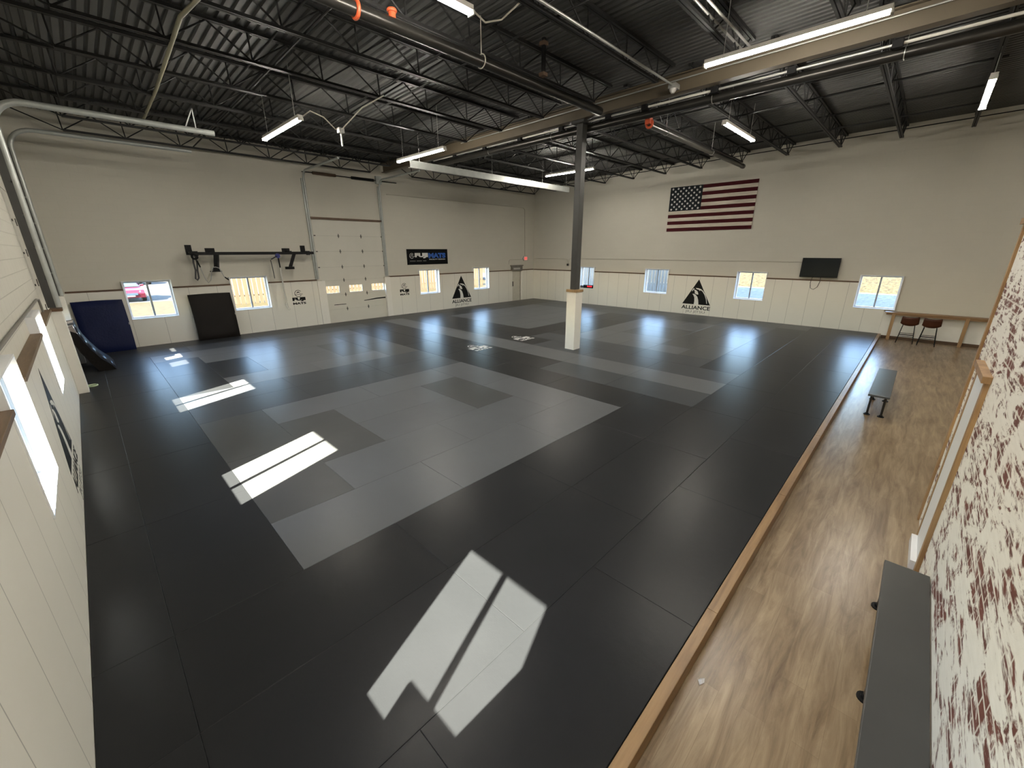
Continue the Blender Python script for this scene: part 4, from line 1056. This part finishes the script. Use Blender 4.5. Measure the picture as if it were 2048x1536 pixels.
def fence(p0, p1, z0, h, mat, label, wv=0.27, gap=0.05):
    p0, p1 = Vector(p0), Vector(p1); L = (p1-p0).length; d = (p1-p0)/L; n = Vector((-d.y, d.x, 0))
    r = thing('board_fence', (p0+p1)/2, label, 'fence')
    m = int(L/wv); g = G()
    for i in range(m):
        a = p0 + d*(i*wv + gap/2); b = p0 + d*((i+1)*wv - gap/2); hh = h + 0.02*((i*7) % 5)/5
        q = [a - n*0.012, b - n*0.012, b + n*0.012, a + n*0.012]; kk = len(g.v)
        g.v += [(v.x, v.y, z0(v)) for v in q] + [(v.x, v.y, z0(v)+hh) for v in q]
        g.f += [tuple(kk+i2 for i2 in t) for t in ((3,2,1,0),(4,5,6,7),(0,1,5,4),(1,2,6,5),(2,3,7,6),(3,0,4,7))]
    obj('boards', g, mat, r)
    for f in (0.25, 0.8):
        a = p0 - n*0.04; b = p1 - n*0.04
        obj('rail', G().bar((a.x, a.y, z0(a)+h*f), (b.x, b.y, z0(b)+h*f), 0.05, 0.09), mat, r)
fence((28.2, 30.2, 0), (6.2, 30.2, 0), lambda v: -0.3, 2.1, 'fence_tan', 'sunlit tan board fence outside behind the far garage door')
fence((27.5, 8.6, 0), (27.5, 24.0, 0), lambda v: hz(27.5), 2.2, 'fence_grey', 'shaded grey board fence outside the two farthest right-wall windows', 0.22, 0.03)

def car(x, y, rz, body, label):
    r = thing('parked_car', (x, y, -0.3), label, 'car')
    c, s = math.cos(rz), math.sin(rz)
    T = lambda p: (x + c*p[0] - s*p[1], y + s*p[0] + c*p[1], -0.3 + p[2])
    W = 0.88
    side = [(-2.25, 0.28), (-2.30, 0.55), (-2.15, 0.78), (-1.25, 0.92), (1.55, 0.98), (2.10, 0.92), (2.22, 0.60), (2.15, 0.28)]
    def loft(polys):
        g = G(); n = len(polys[0])
        for P in polys: g.v += P
        for a in range(len(polys)-1):
            for i in range(n): g.f.append((a*n+i, a*n+(i+1) % n, (a+1)*n+(i+1) % n, (a+1)*n+i))
        g.f.append(tuple(reversed(range(n)))); g.f.append(tuple((len(polys)-1)*n+i for i in range(n))); return g
    def ring(w, sx=1.0, dz=0.0): return [T((w, p[0]*sx, p[1]+dz)) for p in side]
    g = loft([[T((-W, p[0]*0.93, 0.28+(p[1]-0.28)*0.88)) for p in side], ring(-W*0.9), ring(0), ring(W*0.9), [T((W, p[0]*0.93, 0.28+(p[1]-0.28)*0.88)) for p in side]])
    obj('body', g, body, r, smooth=True)
    cab = [(-1.30, 0.90), (-0.55, 1.40), (0.55, 1.44), (1.50, 0.96)]
    g = loft([[T((-0.80, p[0], min(p[1], 0.95))) if p[1] < 1 else T((-0.60, p[0], p[1]-0.03)) for p in cab], [T((0, p[0], p[1])) for p in cab], [T((0.80, p[0], min(p[1], 0.95))) if p[1] < 1 else T((0.60, p[0], p[1]-0.03)) for p in cab]])
    obj('roof', g, body, r, smooth=True)
    obj('windscreen', G().quad([T((-0.72, -1.28, 0.96)), T((0.72, -1.28, 0.96)), T((0.54, -0.66, 1.36)), T((-0.54, -0.66, 1.36))]), 'car_glass', r)
    for sd in (-1, 1):
        obj('side_window', G().quad([T((sd*0.775, -1.0, 1.0)), T((sd*0.775, 1.25, 1.02)), T((sd*0.64, 0.6, 1.36)), T((sd*0.64, -0.5, 1.34))]), 'car_glass', r)
        obj('headlight', G().box((0, 0, 0), (0.001, 0.001, 0.001)) if False else G().quad([T((sd*0.50, -2.30, 0.62)), T((sd*0.80, -2.15, 0.64)), T((sd*0.80, -2.08, 0.76)), T((sd*0.52, -2.22, 0.74))]), 'chrome', r)
        obj('mirror', G().bar(T((sd*0.80, -0.95, 1.0)), T((sd*1.0, -0.95, 1.02)), 0.08, 0.12), body, r)
        for yy in (-1.40, 1.38):
            obj('wheel', G().tube([T((sd*0.68, yy, 0.32)), T((sd*0.90, yy, 0.32))], 0.32, 18), 'tyre', r, smooth=True)
    obj('grille', G().quad([T((-0.42, -2.315, 0.46)), T((0.42, -2.315, 0.46)), T((0.40, -2.31, 0.60)), T((-0.40, -2.31, 0.60))]), 'car_glass', r)
    obj('plate', G().quad([T((-0.26, -2.318, 0.36)), T((0.26, -2.318, 0.36)), T((0.26, -2.318, 0.45)), T((-0.26, -2.318, 0.45))]), 'car_white', r)
car(2.45, 39.0, math.radians(4), 'car_red', 'red parked car facing the leftmost far window')
car(7.6, 62.0, math.radians(70), 'car_white', 'pale car parked far across the lot, seen through the leftmost far window')
car(4.4, 58.0, math.radians(10), 'car_white', 'pale car parked far behind the red car')

# ------------------------------------------------------------------ light
sd = Vector((1.0, 0.40, -0.66)).normalized()
sun = bpy.data.lights.new('sun', 'SUN'); sun.energy = 120.0; sun.angle = math.radians(0.53); sun.color = (1.0, 0.94, 0.80)
so = bpy.data.objects.new('sun', sun); COL.objects.link(so); so.location = (-30, -10, 30)
so.rotation_euler = sd.to_track_quat('-Z', 'Y').to_euler()

w = bpy.data.worlds.new('world'); SC.world = w; w.use_nodes = True
nt = w.node_tree; nt.nodes.clear()
out = nt.nodes.new('ShaderNodeOutputWorld')
sky = nt.nodes.new('ShaderNodeTexSky'); sky.sky_type = 'NISHITA'; sky.sun_disc = False
sky.sun_elevation = math.radians(31.5); sky.sun_rotation = math.radians(248); sky.altitude = 300; sky.air_density = 1.0; sky.dust_density = 0.6
bg = N(nt, 'ShaderNodeBackground', {'Color': sky.outputs[0], 'Strength': 3.1}); nt.links.new(bg.outputs[0], out.inputs[0])

# light portals at the windows help sample the sky
def portal(loc, d, sx, sy):
    L = bpy.data.lights.new('window_portal', 'AREA'); L.shape = 'RECTANGLE'; L.size = sx; L.size_y = sy; L.cycles.is_portal = True
    o = bpy.data.objects.new('window_portal', L); COL.objects.link(o); o.location = loc
    o.rotation_euler = Vector(d).to_track_quat('-Z', 'Z').to_euler()
zc = (WZ[0]+WZ[1])/2
for a, b in WB: portal(((a+b)/2, YB+0.30, zc), (0, -1, 0), b-a, 1.2)
for a, b in WR: portal((XR+0.30, (a+b)/2, zc), (-1, 0, 0), b-a, 1.2)
for a, b in WL: portal((-0.30, (a+b)/2, zc), (1, 0, 0), b-a, 1.2)

# ------------------------------------------------------------------ camera
f_px = 814.378
cam = bpy.data.cameras.new('camera'); cam.sensor_fit = 'HORIZONTAL'; cam.sensor_width = 36.0; cam.lens = f_px/2048*36.0
cam.clip_start = 0.02; cam.clip_end = 400
co = bpy.data.objects.new('camera', cam); COL.objects.link(co)
rt = (0.698102, -0.715994, -0.002346)
dn = (-0.224893, -0.21616, -0.950104)
fw = (0.679762, 0.663798, -0.311924)
cp = (0.60514, -0.717899, 2.953104)
co.matrix_world = Matrix(((rt[0], -dn[0], -fw[0], cp[0]), (rt[1], -dn[1], -fw[1], cp[1]), (rt[2], -dn[2], -fw[2], cp[2]), (0, 0, 0, 1)))
SC.camera = co

SC.view_settings.view_transform = 'Standard'; SC.view_settings.look = 'None'; SC.view_settings.gamma = 1.0; SC.view_settings.use_curve_mapping = False
SC.view_settings.exposure = 0.21
cy_ = SC.cycles
cy_.max_bounces = 8; cy_.diffuse_bounces = 5; cy_.glossy_bounces = 4; cy_.transparent_max_bounces = 12; cy_.sample_clamp_indirect = 6.0; cy_.caustics_reflective = False; cy_.caustics_refractive = False
cy_.use_denoising = True
